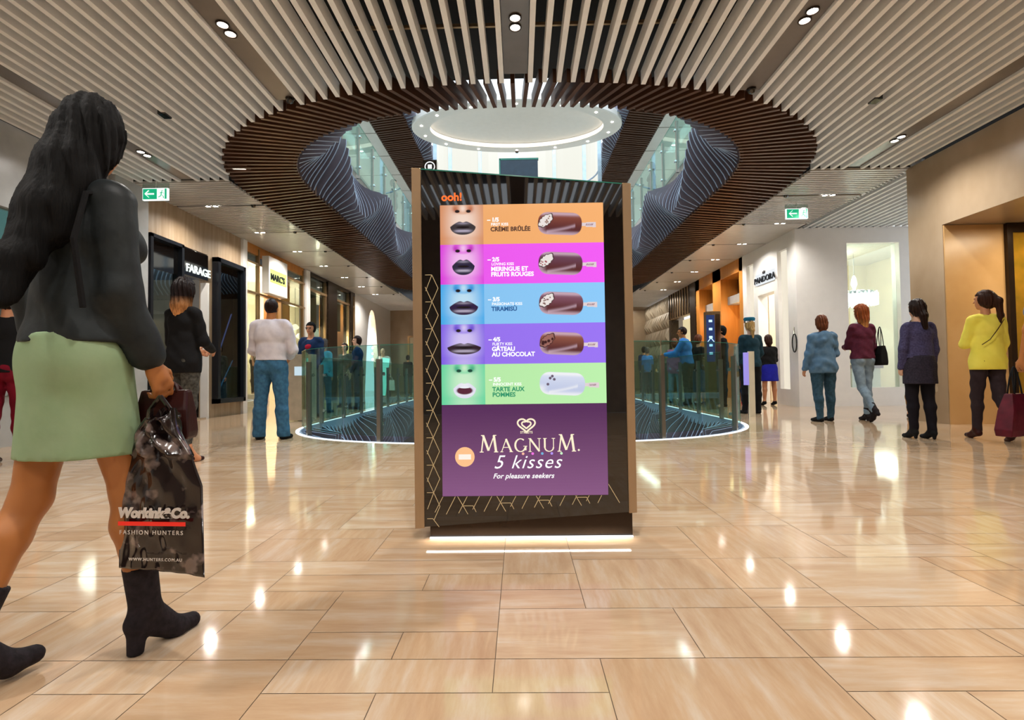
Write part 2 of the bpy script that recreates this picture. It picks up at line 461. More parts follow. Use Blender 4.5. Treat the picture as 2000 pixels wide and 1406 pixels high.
# twisted fins climbing from the soffit to the next floor
def fins(z0, z1, spacing=.15, ph=0.0, near=True):
    pts = []
    o = outline(IN, 400, 400); n = len(o); acc = 0; s = 0
    T = .034; mb = MB(); prev = o[0]
    for i in range(n):
        p = o[i]; d = math.dist(p, prev); acc += d; s += d; prev = p
        if acc < spacing: continue
        acc = 0
        a, b = Vector(o[i-1]), Vector(o[(i+1) % n]); t = (b-a).normalized(); nr = Vector((-t.y, t.x))
        c = Vector((0, 12.5)); 
        if nr.dot(c-Vector(p)) < 0: nr = -nr
        if not near and p[1] < 6.4: continue
        if z0 > 3 and p[1] < 7 and abs(p[0]) < 1.95: continue
        y = p[1]; k = 2*pi/3.2
        q = (y-8.5)*k+ph
        prot = .40+.08*cos(q); zr = .5+.45*cos(q)
        K = 12; front = []; lean = .12*cos(q+1.2)
        for j in range(K+1):
            u = j/K
            w = (u/zr if u < zr else (1-u)/(1-zr))
            w = sin(min(1, max(0, w))*pi/2)**1.3
            front.append((.03+prot*w, z0+(z1-z0)*u, lean*(u-.5)*(z1-z0)))
        vs = []
        for sgn in (-1, 1):
            for pr, z, sh in front:
                q3 = Vector(p)+nr*pr+t*(sh+sgn*T/2); vs.append((q3.x, q3.y, z))
            for pr, z, sh in front:
                q3 = Vector(p)+nr*-.02+t*(sh+sgn*T/2); vs.append((q3.x, q3.y, z))
        m = K+1; fs = []
        for j in range(K):
            fs.append((j, j+1, m+j+1, m+j)); fs.append((2*m+j, 3*m+j, 3*m+j+1, 2*m+j+1)); fs.append((j, 2*m+j, 2*m+j+1, j+1))
        mb.add(vs, fs)
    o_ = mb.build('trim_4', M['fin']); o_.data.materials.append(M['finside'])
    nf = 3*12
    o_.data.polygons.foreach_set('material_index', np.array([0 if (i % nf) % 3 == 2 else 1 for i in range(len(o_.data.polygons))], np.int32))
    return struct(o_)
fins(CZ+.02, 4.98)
fins(-1.12, -.04, spacing=.19, ph=.6)
mbk = band(inn, .02, .05, CZ+.02, 4.98); mbk.f = [f for f in mbk.f if not all(mbk.v[i][1] < 7 and abs(mbk.v[i][0]) < 1.95 for i in f)]; struct(mbk.build('trim_5', mat('fin_backing', '3A3230', .5)))
mbk = band(inn, .02, .05, -1.12, -.04); struct(mbk.build('trim_6', mat('fin_backing_low', '2E2C2A', .6)))
# lower level floor and its light edge
lf = MB(); lf.box(-9, 9, 0, 27, -5.1, -5.0); struct(lf.build('floor', M['white']))
struct(ringmesh('x', IN, (-9, 9, 3, 26), -1.13, None).build('ceiling', M['panel']))
lw = MB(); lw.box(-9, -8.9, 3, 26, -5, -1.1); lw.box(8.9, 9, 3, 26, -5, -1.1); lw.box(-9, 9, 25.9, 26, -5, -1.1); struct(lw.build('wall_lower', M['grey']))
arealight('lower_level_light', (0, 11, -1.4), 5, 70, (.9, .97, 1), sy=12)

# ------------------------------------------------------------ upper level
M['upfloor'] = mat('upper_floor', 'CFC8BC', .3, var=.05)
up = ringmesh('x', IN, (-9.5, 9.5, 4.8, 26), 5.0, None); struct(up.build('floor', M['upfloor']))
UZ = 8.72
for sx in (-1, 1):
    mb = MB(); dk = MB(); x0, x1 = sorted((sx*4.6, sx*6.2))
    y = 6.0
    while y < 22: mb.box(x0, x1, y, y+1.69, UZ, UZ+.05); dk.box(x0, x1, y+1.69, y+1.75, UZ+.03, UZ+.06); y += 1.75
    struct(mb.build('ceiling', M['panel'])); struct(dk.build('ceiling', M['black']))
_I, _O = IN, OUT
IN = (3.45, 2.7, 8.6, 23.0); OUT = (4.58, 3.5, 8.9, 23.2)
brown_ring(UZ, .15)
fins(UZ+.02, 9.8, ph=2.0, near=False)
struct(ringmesh('x', IN, (-9.5, 9.5, 4.8, 28), 9.85, None).build('ceiling', M['panel']))
IN, OUT = _I, _O
wl = MB()
for sx in (-1, 1):
    a, b = sorted((sx*6.4, sx*6.5)); wl.box(a, b, 4.8, 26, 5.0, 9.8)
struct(wl.build('wall_upper', mat('upper_wall', 'D8DEDD', .5)))
gl = MB(); fr = MB()
for sx in (-1, 1):
    for y in np.arange(6.2, 22, 2.2):
        a, b = sorted((sx*6.36, sx*6.39)); gl.box(a, b, y+.1, y+2.0, 5.2, 8.0)
        for yy in (y+.05, y+2.05): c, d = sorted((sx*6.3, sx*6.4)); fr.box(c, d, yy-.04, yy+.04, 5.0, 8.1)
M['upshop'] = emat('upper_shop_glow', 'BFE0E4', 1.1)
struct(gl.build('window_1', M['upshop'])); struct(fr.build('trim_7', M['steel']))
for sx in (-1, 1): arealight('upper_level_fill', (sx*5.4, 12, 8.55), .3, 150, (.95, .98, 1), sy=12)  # added area lights that brighten the upper level, no fixtures modelled
up_cove = MB()
for sx in (-1, 1): 
    a, b = sorted((sx*6.2, sx*6.34)); up_cove.box(a, b, 6, 22, 8.15, 8.3)
struct(up_cove.build('trim_8', M['cove']))
bk = MB(); bk.box(-9.5, 9.5, 27.5, 27.6, 4.2, 12); struct(bk.build('wall_far_upper', M['white']))
# curved window wall under the disc
cw = MB(); mu = MB(); rl = MB()
NW = 24; 
def cwp(t, r=1.0): return (2.95*r*cos(t), 17.9+2.3*r*sin(t))
for i in range(NW):
    t0, t1 = pi*i/NW, pi*(i+1)/NW
    (xa, ya), (xb, yb) = cwp(t0), cwp(t1)
    cw.add([(xa, ya, 5.0), (xb, yb, 5.0), (xb, yb, 9.7), (xa, ya, 9.7)], [(0, 1, 2, 3)])
for i in range(0, NW+1, 4):
    x, y = cwp(pi*i/NW, .985); mu.box(x-.06, x+.06, y-.06, y+.06, 5.0, 9.7)
rl.tube([(*cwp(pi*i/NW, .97), 7.9) for i in range(NW+1)], .03, 6); rl.tube([(*cwp(pi*i/NW, .97), 5.9) for i in range(NW+1)], .03, 6)
struct(cw.build('window_2', M['winglow'])); struct(mu.build('trim_9', mat('mullion_blue', 'B4CBDD', .4))); struct(rl.build('trim_10', M['fin']))

# oval ceiling disc
def disc():
    root = empty('oval_ceiling_disc', (0, 16.25, 8.66), label='large white oval ceiling disc with a glowing cove ring above the atrium', cat='ceiling feature')
    RX, RY = 3.36, 1.75
    mb = MB()
    def ell(rx, ry, z, n=96): return [(rx*cos(2*pi*k/n), ry*sin(2*pi*k/n), z) for k in range(n)]
    n = 96
    rings = [ell(RX, RY, .22), ell(RX, RY, .03), ell(RX-.03, RY-.03, 0), ell(RX-.58, RY-.36, 0), ell(RX-.58, RY-.36, .16)]
    vs = sum(rings, []); fs = []
    for r in range(len(rings)-1):
        for k in range(n): fs.append((r*n+k, r*n+(k+1) % n, (r+1)*n+(k+1) % n, (r+1)*n+k))
    fs.append(tuple(range(n)))
    mb.add(vs, fs).build('rim', M['white'], root)
    c = MB(); c.add(ell(RX-.53, RY-.33, .17)+[(0, 0, .17)], [(k, (k+1) % n, n) for k in range(n)]).build('recessed_panel', M['white'], root)
    cv = MB(); a = ell(RX-.585, RY-.365, .02); b = ell(RX-.585, RY-.365, .155)
    cv.add(a+b, [(k, (k+1) % n, n+(k+1) % n, n+k) for k in range(n)]).build('cove_light', M['cove'], root)
    for k in range(14):
        t = 2*pi*(k+.5)/14; d = MB(); d.lathe([(.0, -.012), (.035, -.01), (.04, 0)], ((RX-.28)*cos(t), (RY-.2)*sin(t), 0), 12).build('spot_lens', M['lamp'], root)
    s = MB(); s.lathe([(0, -.06), (.05, -.05), (.06, 0)], (0, RY-.1, 0), 10).build('sensor', M['darkbronze'], root)
disc()
scr = empty('hanging_screen', (.06, 15.2, 6.6), 0, 'dark blue screen panel seen above the advertising totem, before the curved windows', 'screen')
MB().box(-.56, .56, -.04, .04, 0, .62).build('panel', mat('screen_dark', '223848', .2), scr)
MB().box(-.58, .58, -.05, .05, .6, .65).box(-.6, -.56, -.05, .05, 0, .65).build('frame', M['glassedge'], scr)
MB().box(-.03, .03, -.03, .03, -1.6, 0).build('pole', M['steel'], scr)

# ------------------------------------------------------------ balustrades
def offs(x, y, d):
    """point d metres outside the void edge next to (x,y), and outward normal"""
    p = Vector(snap(x, y, IN)); e = 1e-3; a, b, c, c2 = IN
    if c <= p.y <= c2: n = Vector((math.copysign(1, p.x), 0))
    else:
        cy = c if p.y < c else c2
        n = Vector((math.copysign((abs(p.x)/a)**(NS-1)/a, p.x), math.copysign((abs(p.y-cy)/b)**(NS-1)/b, p.y-cy))).normalized()
    return p+n*d, n
def post(root, p, n, h, w=.05, z=0):
    ang = atan2(n.y, n.x); R = Matrix.Translation((p.x, p.y, z)) @ Matrix.Rotation(ang, 4, 'Z')
    o = MB().box(-.03, .03, -w/2, w/2, 0, h, R).build('post', M['steel'], root)
    for zz in (h*.22, h*.82):
        c = MB(); c.tube([R @ Vector((-.05, -.035, zz)), R @ Vector((-.05, .035, zz))], .022, 8); c.tube([R @ Vector((-.07, 0, zz)), R @ Vector((.0, 0, zz))], .012, 6)
        c.build('clamp', M['chrome'], o)
    return o
def balustrade(label, pts, z=0, gh=1.14, ph=1.0, posts=None, base=.07, group=None, off=.02):
    root = empty('glass_balustrade', (0, 0, 0), label=label, cat='balustrade')
    root.location = (pts[0][0].x, pts[0][0].y, z)
    inv = Vector((-pts[0][0].x, -pts[0][0].y))
    # glass panes follow the edge
    for a, b in zip(pts[:-1], pts[1:]):
        pa, pb = a[0]+inv, b[0]+inv; d = (pb-pa); L = d.length; d.normalize(); g = .012
        pa2, pb2 = pa+d*g, pb-d*g
        m = MB(); m.bar((pa2.x, pa2.y, (gh+base)/2), (pb2.x, pb2.y, (gh+base)/2), .012, gh-base)
        pane = m.build('glass_pane', M['glass'], root)
        e = MB(); e.bar((pa2.x, pa2.y, gh+.002), (pb2.x, pb2.y, gh+.002), .013, .006); e.build('glass_edge', M['glassedge'], pane)
        e.v = e.v
    for p, n in (posts or pts):
        post(root, p+inv, n, ph)
    return root
# front run along the curved near end
def arc(xs): return [offs(x, IN[2]-IN[1]*(1-(abs(x)/IN[0])**NS)**(1/NS), -.06) for x in xs]
balustrade('curved glass balustrade before the void, left of the totem, with steel posts', arc([-3.42, -3.3, -3.0, -2.65, -2.25, -1.72, -.9, 0]), posts=arc([-2.92, -1.72, -.1]), gh=1.17)
balustrade('curved glass balustrade before the void, right of the totem, with steel posts', arc([.02, .9, 1.72, 2.3, 2.75, 3.1, 3.35, 3.42]), posts=arc([.75, 1.72, 2.93]), gh=1.17)
def side(sx, ys): return [offs(sx*3.45, y, -.06) for y in ys]
ys = [8.7+1.1*i for i in range(8)]
balustrade('long straight glass balustrade on the left side of the void', side(-1, ys), gh=1.12, ph=1.0)
balustrade('long straight glass balustrade on the right side of the void', side(1, ys), gh=1.12, ph=1.0)
ys = [7.6+1.05*i for i in range(10)]
balustrade('upper floor glass balustrade above the left twisted fins', side(-1, ys), z=5.0, gh=1.2, ph=1.1)
balustrade('upper floor glass balustrade above the right twisted fins', side(1, ys), z=5.0, gh=1.2, ph=1.1)
# ------------------------------------------------------------ left side: walls and shopfronts
XL = -6.2
def LB(name, m, *boxes, parent=None, bevel=0):
    mb = MB()
    for b in boxes: mb.box(*b)
    return mb.build(name, m, parent, bevel=bevel)
struct(LB('wall_left', M['wood'], (XL-.15, XL, 7.95, 11.3, 3.25, 3.93), (XL-.15, XL+.01, 10.04, 10.2, 0, 3.25), (XL-.15, XL, 8.30, 8.42, 0, 3.25), (XL-.15, XL, 10.2, 11.28, 0, .27), (XL-.15, XL, 8.42, 9.26, 0, .22)))
M['pale'] = mat('pale_marble', 'B9BAB9', .25, scale=2.5, hex2='9FA2A3')
struct(LB('wall_left', M['pale'], (XL-.15, XL, -5.2, 5.4, 0, 3.93), (XL-.15, XL, 5.4, 7.6, 0, 1.3), (XL-.15, XL, 5.4, 7.6, 2.9, 3.93), (XL-.15, XL+.1, 7.6, 8.30, 0, 3.93)))
mb = MB()
for i in range(9): mb.bar((XL+.015, 6.1+i*.05, .62), (XL+.015, 6.55+i*.05, 1.25), .01, .012, up=(1, 0, 0))
mb.bar((XL+.015, 5.9, .61), (XL+.015, 7.3, .61), .012, .014, up=(1, 0, 0))
o = mb.build('wall_rail', M['steel']); centre(o); tag(o, 'thin steel rails slanting across the pale marble wall at the far left edge', 'railing')
struct(LB('window_3', M['shopglass'], (XL-.08, XL-.06, 5.4, 7.6, 1.3, 2.9)))
struct(LB('wall_blocker', mat('wall_blocker_paint', '8A8076', .6), (-9.5, 9.5, -5.4, -5.3, 0, 4.2)))  # unseen wall added to keep the bright world out of the totem glass reflections
# room behind the left shops
struct(LB('wall_left_inner', M['grey'], (-9.1, -9.0, -5.2, 25, 0, 4), (-9, XL-.16, 11.29, 11.37, 0, 3.9), (XL-.15, XL-.005, 11.3, 11.45, 0, 3.9), (XL-.15, XL-.005, 14.66, 14.93, 0, 3.9)))
struct(LB('ceiling', M['white'], (-9, XL-.15, 11.45, 19.1, 3.5, 3.55)))
M['blueceil'] = mat('blue_ceiling', '5E7EA8', .4)
struct(LB('ceiling', M['blueceil'], (-9, XL-.15, -5, 11.3, 3.0, 3.05)))
# first shop: navy framed window
t = empty('shop_window', (XL, 8.44, .22), 0, 'navy framed shop window left of the FARAGE doorway', 'shop window')
def lbox(root, name, m, x0, x1, y0, y1, z0, z1, bevel=0):
    r = root.location; mb = MB(); mb.box(x0-r.x, x1-r.x, y0-r.y, y1-r.y, z0-r.z, z1-r.z); return mb.build(name, m, root, bevel=bevel)
def frame(root, m, x0, x1, y0, y1, z0, z1, w=.05):
    r = root.location; mb = MB()
    for a in ((x0, x1, y0, y1, z0, z0+w), (x0, x1, y0, y1, z1-w, z1), (x0, x1, y0, y0+w, z0, z1), (x0, x1, y1-w, y1, z0, z1)):
        mb.box(a[0]-r.x, a[1]-r.x, a[2]-r.y, a[3]-r.y, a[4]-r.z, a[5]-r.z)
    return mb.build('frame', m, root)
frame(t, M['navy'], XL-.12, XL+.06, 8.42, 9.27, .22, 3.25, .06)
lbox(t, 'fascia_panel', M['blackgloss'], XL-.05, XL-.02, 8.48, 9.21, 2.68, 3.19)
lbox(t, 'glass_pane', M['shopglass'], XL-.04, XL-.03, 8.48, 9.21, .28, 2.68)
lbox(t, 'sill', M['navy'], XL-.1, XL+.1, 8.42, 9.27, .18, .24)
# FARAGE doorway
t = empty('shop_sign', (XL, 9.3, 2.69), 0, 'black fascia sign reading FARAGE in white letters above the doorway', 'sign')
lbox(t, 'fascia_panel', M['blackgloss'], XL-.1, XL+.04, 9.3, 10.02, 2.72, 3.22, bevel=.005)
textmesh('lettering', 'FARAGE', .205, M['exitwhite'], facing((.045, .04, .1), (0, 1, 0)), t, .008, bold=.004)
t = empty('doorway_frame', (XL, 9.27, 0), 0, 'slim pale frame round the dark FARAGE doorway', 'door frame')
lbox(t, 'jamb', M['navy'], XL-.1, XL+.05, 9.27, 9.31, 0, 2.68); lbox(t, 'jamb', M['white'], XL-.1, XL+.05, 10.0, 10.04, 0, 2.68)
lbox(t, 'threshold', M['stone'], XL-.6, XL+.02, 9.3, 10.0, .0, .02)
t = empty('shop_counter', (-7.3, 9.5, 0), 0, 'black counter with a white top inside the FARAGE shop', 'counter')
lbox(t, 'body', M['navy'], -7.7, -7.0, 9.2, 10.9, 0, 1.0); lbox(t, 'top', M['white'], -7.75, -6.95, 9.15, 10.95, 1.0, 1.04)
pointlight('shop_light', (-7.6, 9.2, 2.7), 35, (1, .93, .82))
# black display box with glass
t = empty('display_window', (XL, 10.2, .27), 0, 'tall black framed glass display case on the wooden wall right of FARAGE', 'display case')
frame(t, M['navy'], XL-.1, XL+.14, 10.2, 11.24, .28, 3.24, .09)
lbox(t, 'glass_pane', M['darkglass'], XL+.06, XL+.07, 10.28, 11.16, .36, 3.16)
lbox(t, 'back_panel', M['navy'], XL-.14, XL-.11, 10.2, 11.24, .28, 3.24)
tb = MB(); tb.bar((.03-.05, .1, .7), (-.02, .75, 1.9), .01, .025, up=(1, 0, 0)); tb.build('reflection_strip', emat('violet_reflection', '9DB4FF', 1.6), t)  # both glowing bars stand for escalator lights reflected in the glass
t2 = MB(); t2.bar((-.02, .15, .1), (-.02, .8, .9), .01, .02, up=(1, 0, 0)); t2.build('reflection_strip', emat('blue_reflection', '58B8E8', 1.3), t)
# pilasters
for (a, b), l in zip(((11.28, 11.45), (14.66, 14.93)), ('white pilaster between the black display case and the second shop', 'white pilaster between the orange shop and the bronze shop')):
    o = LB('pilaster', M['white'], (XL-.0, XL+.06, a, b, 0, 3.9)); centre(o); tag(o, l, 'pilaster')
# second shop with cream sign box
t = empty('shopfront', (XL, 11.45, 0), 0, 'glass shopfront with bronze rails, orange timber and a cream sign box', 'shopfront')
for y in (12.1, 13.25, 14.6): lbox(t, 'mullion', M['bronze'], XL-.08, XL+.0, y-.03, y+.03, 0, 3.85)
for z in (2.75, 3.45): lbox(t, 'rail', M['bronze'], XL-.08, XL+.02, 11.45, 14.66, z, z+.05)
lbox(t, 'glass_pane', M['shopglass'], XL-.05, XL-.04, 11.45, 12.1, 0, 3.85); lbox(t, 'glass_pane', M['shopglass'], XL-.05, XL-.04, 13.25, 14.62, 0, 3.85)
lbox(t, 'timber_panel', M['orange'], XL-.5, XL-.4, 13.3, 14.6, 1.9, 3.5)
lbox(t, 'head_panel', M['orange'], XL-.12, XL-.02, 11.45, 14.66, 3.7, 3.92)
t = empty('sign_box', (XL, 12.15, 2.8), 0, 'cream box sign with dark letters on a lime glow above the second shop', 'sign')
lbox(t, 'box', M['white'], XL+.03, XL+.2, 12.16, 13.14, 2.82, 3.72, bevel=.006)
lbox(t, 'glow', emat('lime_glow', 'E6EE8A', 1.2), XL+.2, XL+.204, 12.22, 13.08, 3.1, 3.42)
textmesh('lettering', "MARC'S", .215, M['navy'], facing((.215, .07, .36), (0, 1, 0)), t, .006, bold=.006)
struct(LB('wall_left_inner', M['cream'], (-8.4, -8.3, 11.4, 19.2, 0, 3.5)))
struct(LB('wall_left_inner', M['orange'], (-8.3, -8.2, 13.2, 14.7, 0, 3.5)))
pointlight('shop_light', (-7.3, 12.3, 3.1), 70, (1, .88, .7)); pointlight('shop_light', (-7.3, 14.0, 3.1), 70, (1, .82, .6))
# third shop: dark bronze and glass
t = empty('shopfront', (XL, 14.93, 0), 0, 'dark bronze and glass shopfront between the white pilaster and the arch', 'shopfront')
for y0, y1 in ((16.3, 17.1), (18.5, 18.75)): lbox(t, 'column', M['darkbronze'], XL-.2, XL+.08, y0, y1, 0, 3.85)
for y in (14.98, 16.25, 17.15, 18.45, 19.08): lbox(t, 'mullion', M['bronze'], XL-.06, XL+.03, y-.035, y+.035, 0, 3.85)
lbox(t, 'rail', M['bronze'], XL-.06, XL+.04, 14.95, 19.1, 3.35, 3.42)
lbox(t, 'rail', M['darkbronze'], XL-.06, XL+.04, 14.95, 19.1, 3.78, 3.9)
for a, b in ((15, 16.2), (17.2, 18.4)):
    lbox(t, 'glass_pane', M['shopglass'], XL-.03, XL-.02, a, b, 0, 3.8)
    lbox(t, 'upper_panel', mat('bronze_mesh', '6A5C48', .35, .5, scale=30), XL-.3, XL-.27, a, b, 2.4, 3.8)
for y in (15.5, 17.9): pointlight('shop_light', (-7.1, y, 2.2), 170, (1, .86, .62))
# glass bead lights in the third shop
for i, (y, z) in enumerate(((15.3, 2.2), (15.6, 1.95), (15.9, 2.1), (17.5, 2.05), (17.9, 2.2))):
    r = empty('pendant_lamp', (-6.75, y, z), 0, 'small glowing glass pendant lamp, %s along the dark bronze shop window' % ['nearest', 'second', 'third', 'fourth', 'farthest'][i], 'lamp', 'pendant lamps in the bronze shop')
    MB().lathe([(0, 0), (.09, .04), (.11, .1), (.05, .17), (0, .19)], n=12).build('globe', emat('pendant_glow', 'FFE9C4', 3), r, smooth=True)
    MB().tube([(0, 0, .18), (0, 0, 3.5-z)], .006, 5).build('cord', M['navy'], r)
# white wall with tall pointed arch
def arch_wall():
    y0, y1, ya, yb, zt = 19.12, 24.5, 20.4, 22.5, 3.56
    N = 20; poly = []
    for i in range(N+1):
        u = i/N; y = ya+(yb-ya)*u; w = abs(2*u-1); poly.append((y, zt*(1-w**2.6)))
    v = [(y0, 0), (y0, 3.93), (y1, 3.93), (y1, 0)]
    vs = []; fs = []
    pts = [(y0, 0), (y0, 3.93)]+[(ya+(yb-ya)*i/N, 3.93) for i in range(N+1)]+[(y1, 3.93), (y1, 0)]
    for x in (XL, XL-.2):
        vs += [(x, y, 3.93) for y, z in poly]+[(x, y, z) for y, z in poly]+[(x, y0, 0), (x, y0, 3.93), (x, y1, 0), (x, y1, 3.93)]
    n = N+1; m = 2*n+4
    for s in (0, m):
        for i in range(N): fs.append((s+i, s+i+1, s+n+i+1, s+n+i))
        fs.append((s+2*n, s+2*n+1, s+0, s+n)); fs.append((s+2*n+2, s+2*n+3, s+N, s+n+N))
    for i in range(N): fs.append((n+i, n+i+1, m+n+i+1, m+n+i))
    MBx = MB(); MBx.add(vs, fs); struct(MBx.build('wall_left', M['white']))
arch_wall()
struct(LB('wall_left_inner', M['orange'], (-7.6, -7.5, 19.3, 24, 0, 3.9)))
pointlight('shop_light', (-6.9, 21.4, 3.3), 50, (1, .85, .6))
for k in range(6):
    r = empty('arch_lamp', (XL+.02, 22.0, 1.6+k*.28), 0, 'small round lamp in the tall pointed arch, %s from the bottom' % ['first', 'second', 'third', 'fourth', 'fifth', 'topmost'][k], 'lamp', 'row of round lamps in the arch')
    r.location = (-6.35, 22.02-.0*k, 1.5+k*.25)
    MB().lathe([(0, -.05), (.045, -.02), (.045, .02), (0, .05)], n=10).build('bulb', M['lamp'], r, smooth=True)
    MB().lathe([(.06, -.012), (.07, 0), (.06, .012)], n=10, caps=False).build('ring', M['bronze'], r)
# far wall
struct(LB('wall_far', M['stone'], (-6.4, -3.4, 24.5, 24.6, 2.9, 4.3), (-6.4, -5.3, 24.5, 24.6, 0, 2.9), (-5.3, -3.4, 24.5, 24.6, 2.66, 2.9), (-4.35, -3.4, 24.5, 24.6, 0, 2.66), (-3.4, 8, 24.9, 25.0, 0, 5)))
struct(LB('wall_far', M['grey'], (-6.4, -3.0, 25.6, 25.7, 0, 2.9)))
t = empty('door_frame', (-5.3, 24.45, 0), 0, 'brass framed doorway in the far wall beyond the arch', 'door frame')
lbox(t, 'jamb', M['bronze'], -5.35, -5.27, 24.4, 24.5, 0, 2.6); lbox(t, 'jamb', M['bronze'], -4.4, -4.32, 24.4, 24.5, 0, 2.6); lbox(t, 'head', M['bronze'], -5.35, -4.32, 24.4, 24.5, 2.6, 2.68)
lbox(t, 'door_leaf', M['cream'], -5.27, -4.4, 24.45, 24.49, 0, 2.6)

# ------------------------------------------------------------ right side
XR = 6.1
# beige stone mass with the deep portal
struct(LB('wall_right', M['stone'], (XR, 9.5, 7.40, 8.04, 0, 3.92), (XR, 9.5, -5.2, 7.40, 2.86, 3.92), (XR, 6.5, -5.2, 1.8, 0, 2.86)))
struct(LB('wall_right', M['ystone'], (XR+.01, 6.95, 7.385, 7.40, 0, 2.85)))
struct(LB('wall_right', M['stone'], (9.0, 9.1, -5, 7.4, 0, 2.86)))
struct(LB('door_1', M['darkbronze'], (6.95, 7.03, 7.33, 7.40, 0, 2.85), (7.03, 9.0, 7.33, 7.40, 2.72, 2.85), (8.2, 8.3, 7.33, 7.4, 0, 2.72)))
struct(LB('door_1', mat('amber_glass', 'B08428', .12, hex2='8F7420', coat=.5), (7.03, 8.2, 7.36, 7.385, 0, 2.72)))
arealight('portal_downlight', (7.1, 6.4, 2.8), .7, 38, (1, .82, .58))
# white jewellery shop
def wallholes(name, m, x, y0, y1, z1, holes, th=.25, axis='x'):
    """wall in plane x=const (axis x) or y=const (axis y) with rectangular holes (a0,a1,z0,z1)"""
    mb = MB(); cuts = sorted(holes); a = y0
    def bx(a0, a1, z0, z1_):
        if a1-a0 < 1e-4 or z1_-z0 < 1e-4: return
        if axis == 'x': mb.box(x, x+th, a0, a1, z0, z1_)
        else: mb.box(a0, a1, x, x+th, z0, z1_)
    for h in cuts:
        bx(a, h[0], 0, z1); bx(h[0], h[1], 0, h[2]); bx(h[0], h[1], h[3], z1); a = h[1]
    bx(a, y1, 0, z1)
    return struct(mb.build(name, m))
wallholes('wall_right', M['white'], XR, 11.3, 13.98, 3.93, [(11.66, 12.1, .37, 3.58), (12.27, 13.12, 0, 2.7), (13.34, 13.74, .37, 3.58)])
wallholes('wall_right', M['white'], 11.3, XR+.25, 9.5, 3.93, [(7.22, 8.36, .4, 3.58)], axis='y')
struct(LB('wall_right_inner', M['cream'], (9.4, 9.5, 11.5, 14, 0, 3.9), (6.75, 9.5, 13.9, 13.97, 0, 3.9)))
struct(LB('ceiling', M['white'], (6.3, 9.5, 11.5, 14, 3.6, 3.65)))
struct(LB('window_4', M['shopglass'], (7.22, 8.36, 11.42, 11.43, .4, 3.58)))
pointlight('shop_light', (7.4, 12.5, 3.3), 110, (1, .93, .82)); pointlight('shop_light', (8.6, 12.3, 1.5), 30, (1, .92, .8))
struct(LB('trim_11', emat('slot_glow', 'FBF0DA', .85), (6.19, 6.21, 11.66, 12.1, .37, 3.58), (6.19, 6.21, 13.34, 13.74, .37, 3.58)))
# chandelier
t = empty('chandelier', (7.78, 11.95, 2.27), 0, 'glowing white chandelier of beads in the white shop window', 'chandelier')
g = emat('bead_glow', 'FFFDF2', 5)
mb = MB()
for r in range(6):
    R_ = .44-.06*r; n = int(34-4*r)
    for k in range(n):
        a = 2*pi*k/n; zz = .03*r
        mb.box(R_*cos(a)-.014, R_*cos(a)+.014, R_*sin(a)-.014, R_*sin(a)+.014, zz, .26+.02*((k*7+r) % 3)+.012*r)
mb.build('bead_strings', g, t)
MB().lathe([(.44, .24), (.45, .27), (.44, .3)], n=40, caps=False).build('hoop', M['chrome'], t)
MB().lathe([(.02, .3), (.03, .4), (.065, .5), (.05, .62), (.02, .7), (0, .71)], n=16).build('finial', g, t, smooth=True)
MB().tube([(0, 0, .7), (0, 0, 1.33)], .008, 6).build('cord', M['chrome'], t)
# display furniture in the white shop
t = empty('display_counter', (7.95, 12.3, 0), 0, 'dark red topped display counter in the white shop window', 'counter')
MB().box(-.65, .55, -.2, .2, .82, .9).build('top', mat('counter_red', '8E5B55', .4), t)
MB().box(-.6, .5, -.16, .16, 0, .82).build('body', M['white'], t)
t = empty('display_fan', (8.0, 12.0, .9), 0, 'pale butterfly shaped display ornament on the white shop counter', 'ornament')
MB().tube([(0, 0, 0), (0, 0, .75)], .02, 8).build('stem', M['white'], t)
for sx, sz, rot in ((-1, 1, 0), (1, 1.1, .6), (-1, .8, -1.3)):
    a = rot; pl = [(sx*(.04+.2*sin(pi*u))*cos(a)-(.3*u)*sin(a)*sx*.5, .75+.32*u*sz*cos(a*.8)) for u in [i/8 for i in range(9)]]+[(0, .75)]
    MB().prism(pl, .01).build('wing', mat('wing', 'CBA79C', .5), t)
for i, (x, z) in enumerate(((.0, .12), (.0, .35))):
    MB().box(x-.07, x+.07, -.05, .05, z, z+.18).build('jewel_box', g if i else M['white'], t)
# sign lettering and wall handle
t = empty('shop_sign', (XR, 13.2, 3.0), 0, 'back-lit dark lettering reading PANDORA on the white shop wall', 'sign')
textmesh('lettering', 'PANDORA', .21, M['navy'], facing((-.04, 0, 0), (0, -1, 0)), t, .012, bold=.002, space=1.08)
cr = MB(); cr.bar((-.04, -.47, .2), (-.04, -.56, .2), .02, .02, up=(1, 0, 0)); cr.bar((-.04, -.47, .2), (-.04, -.455, .26), .016, .016, up=(1, 0, 0)); cr.bar((-.04, -.56, .2), (-.04, -.575, .26), .016, .016, up=(1, 0, 0)); cr.bar((-.04, -.515, .2), (-.04, -.515, .28), .016, .016, up=(1, 0, 0)); cr.build('crown', M['navy'], t)
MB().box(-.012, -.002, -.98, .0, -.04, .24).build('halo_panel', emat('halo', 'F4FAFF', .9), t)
t = empty('ring_handle', (XR-.03, 11.38, 1.2), 0, 'black oval ring handle mounted on the white shop corner', 'handle')
mb = MB(); mb.tube([(0, .09*cos(a), .2+.2*sin(a)) for a in [2*pi*i/20 for i in range(21)]], .014, 8, caps=False); mb.build('ring', M['blackgloss'], t, smooth=True)
MB().tube([(0, 0, .4), (0, 0, .55)], .014, 8).build('stem', M['chrome'], t)
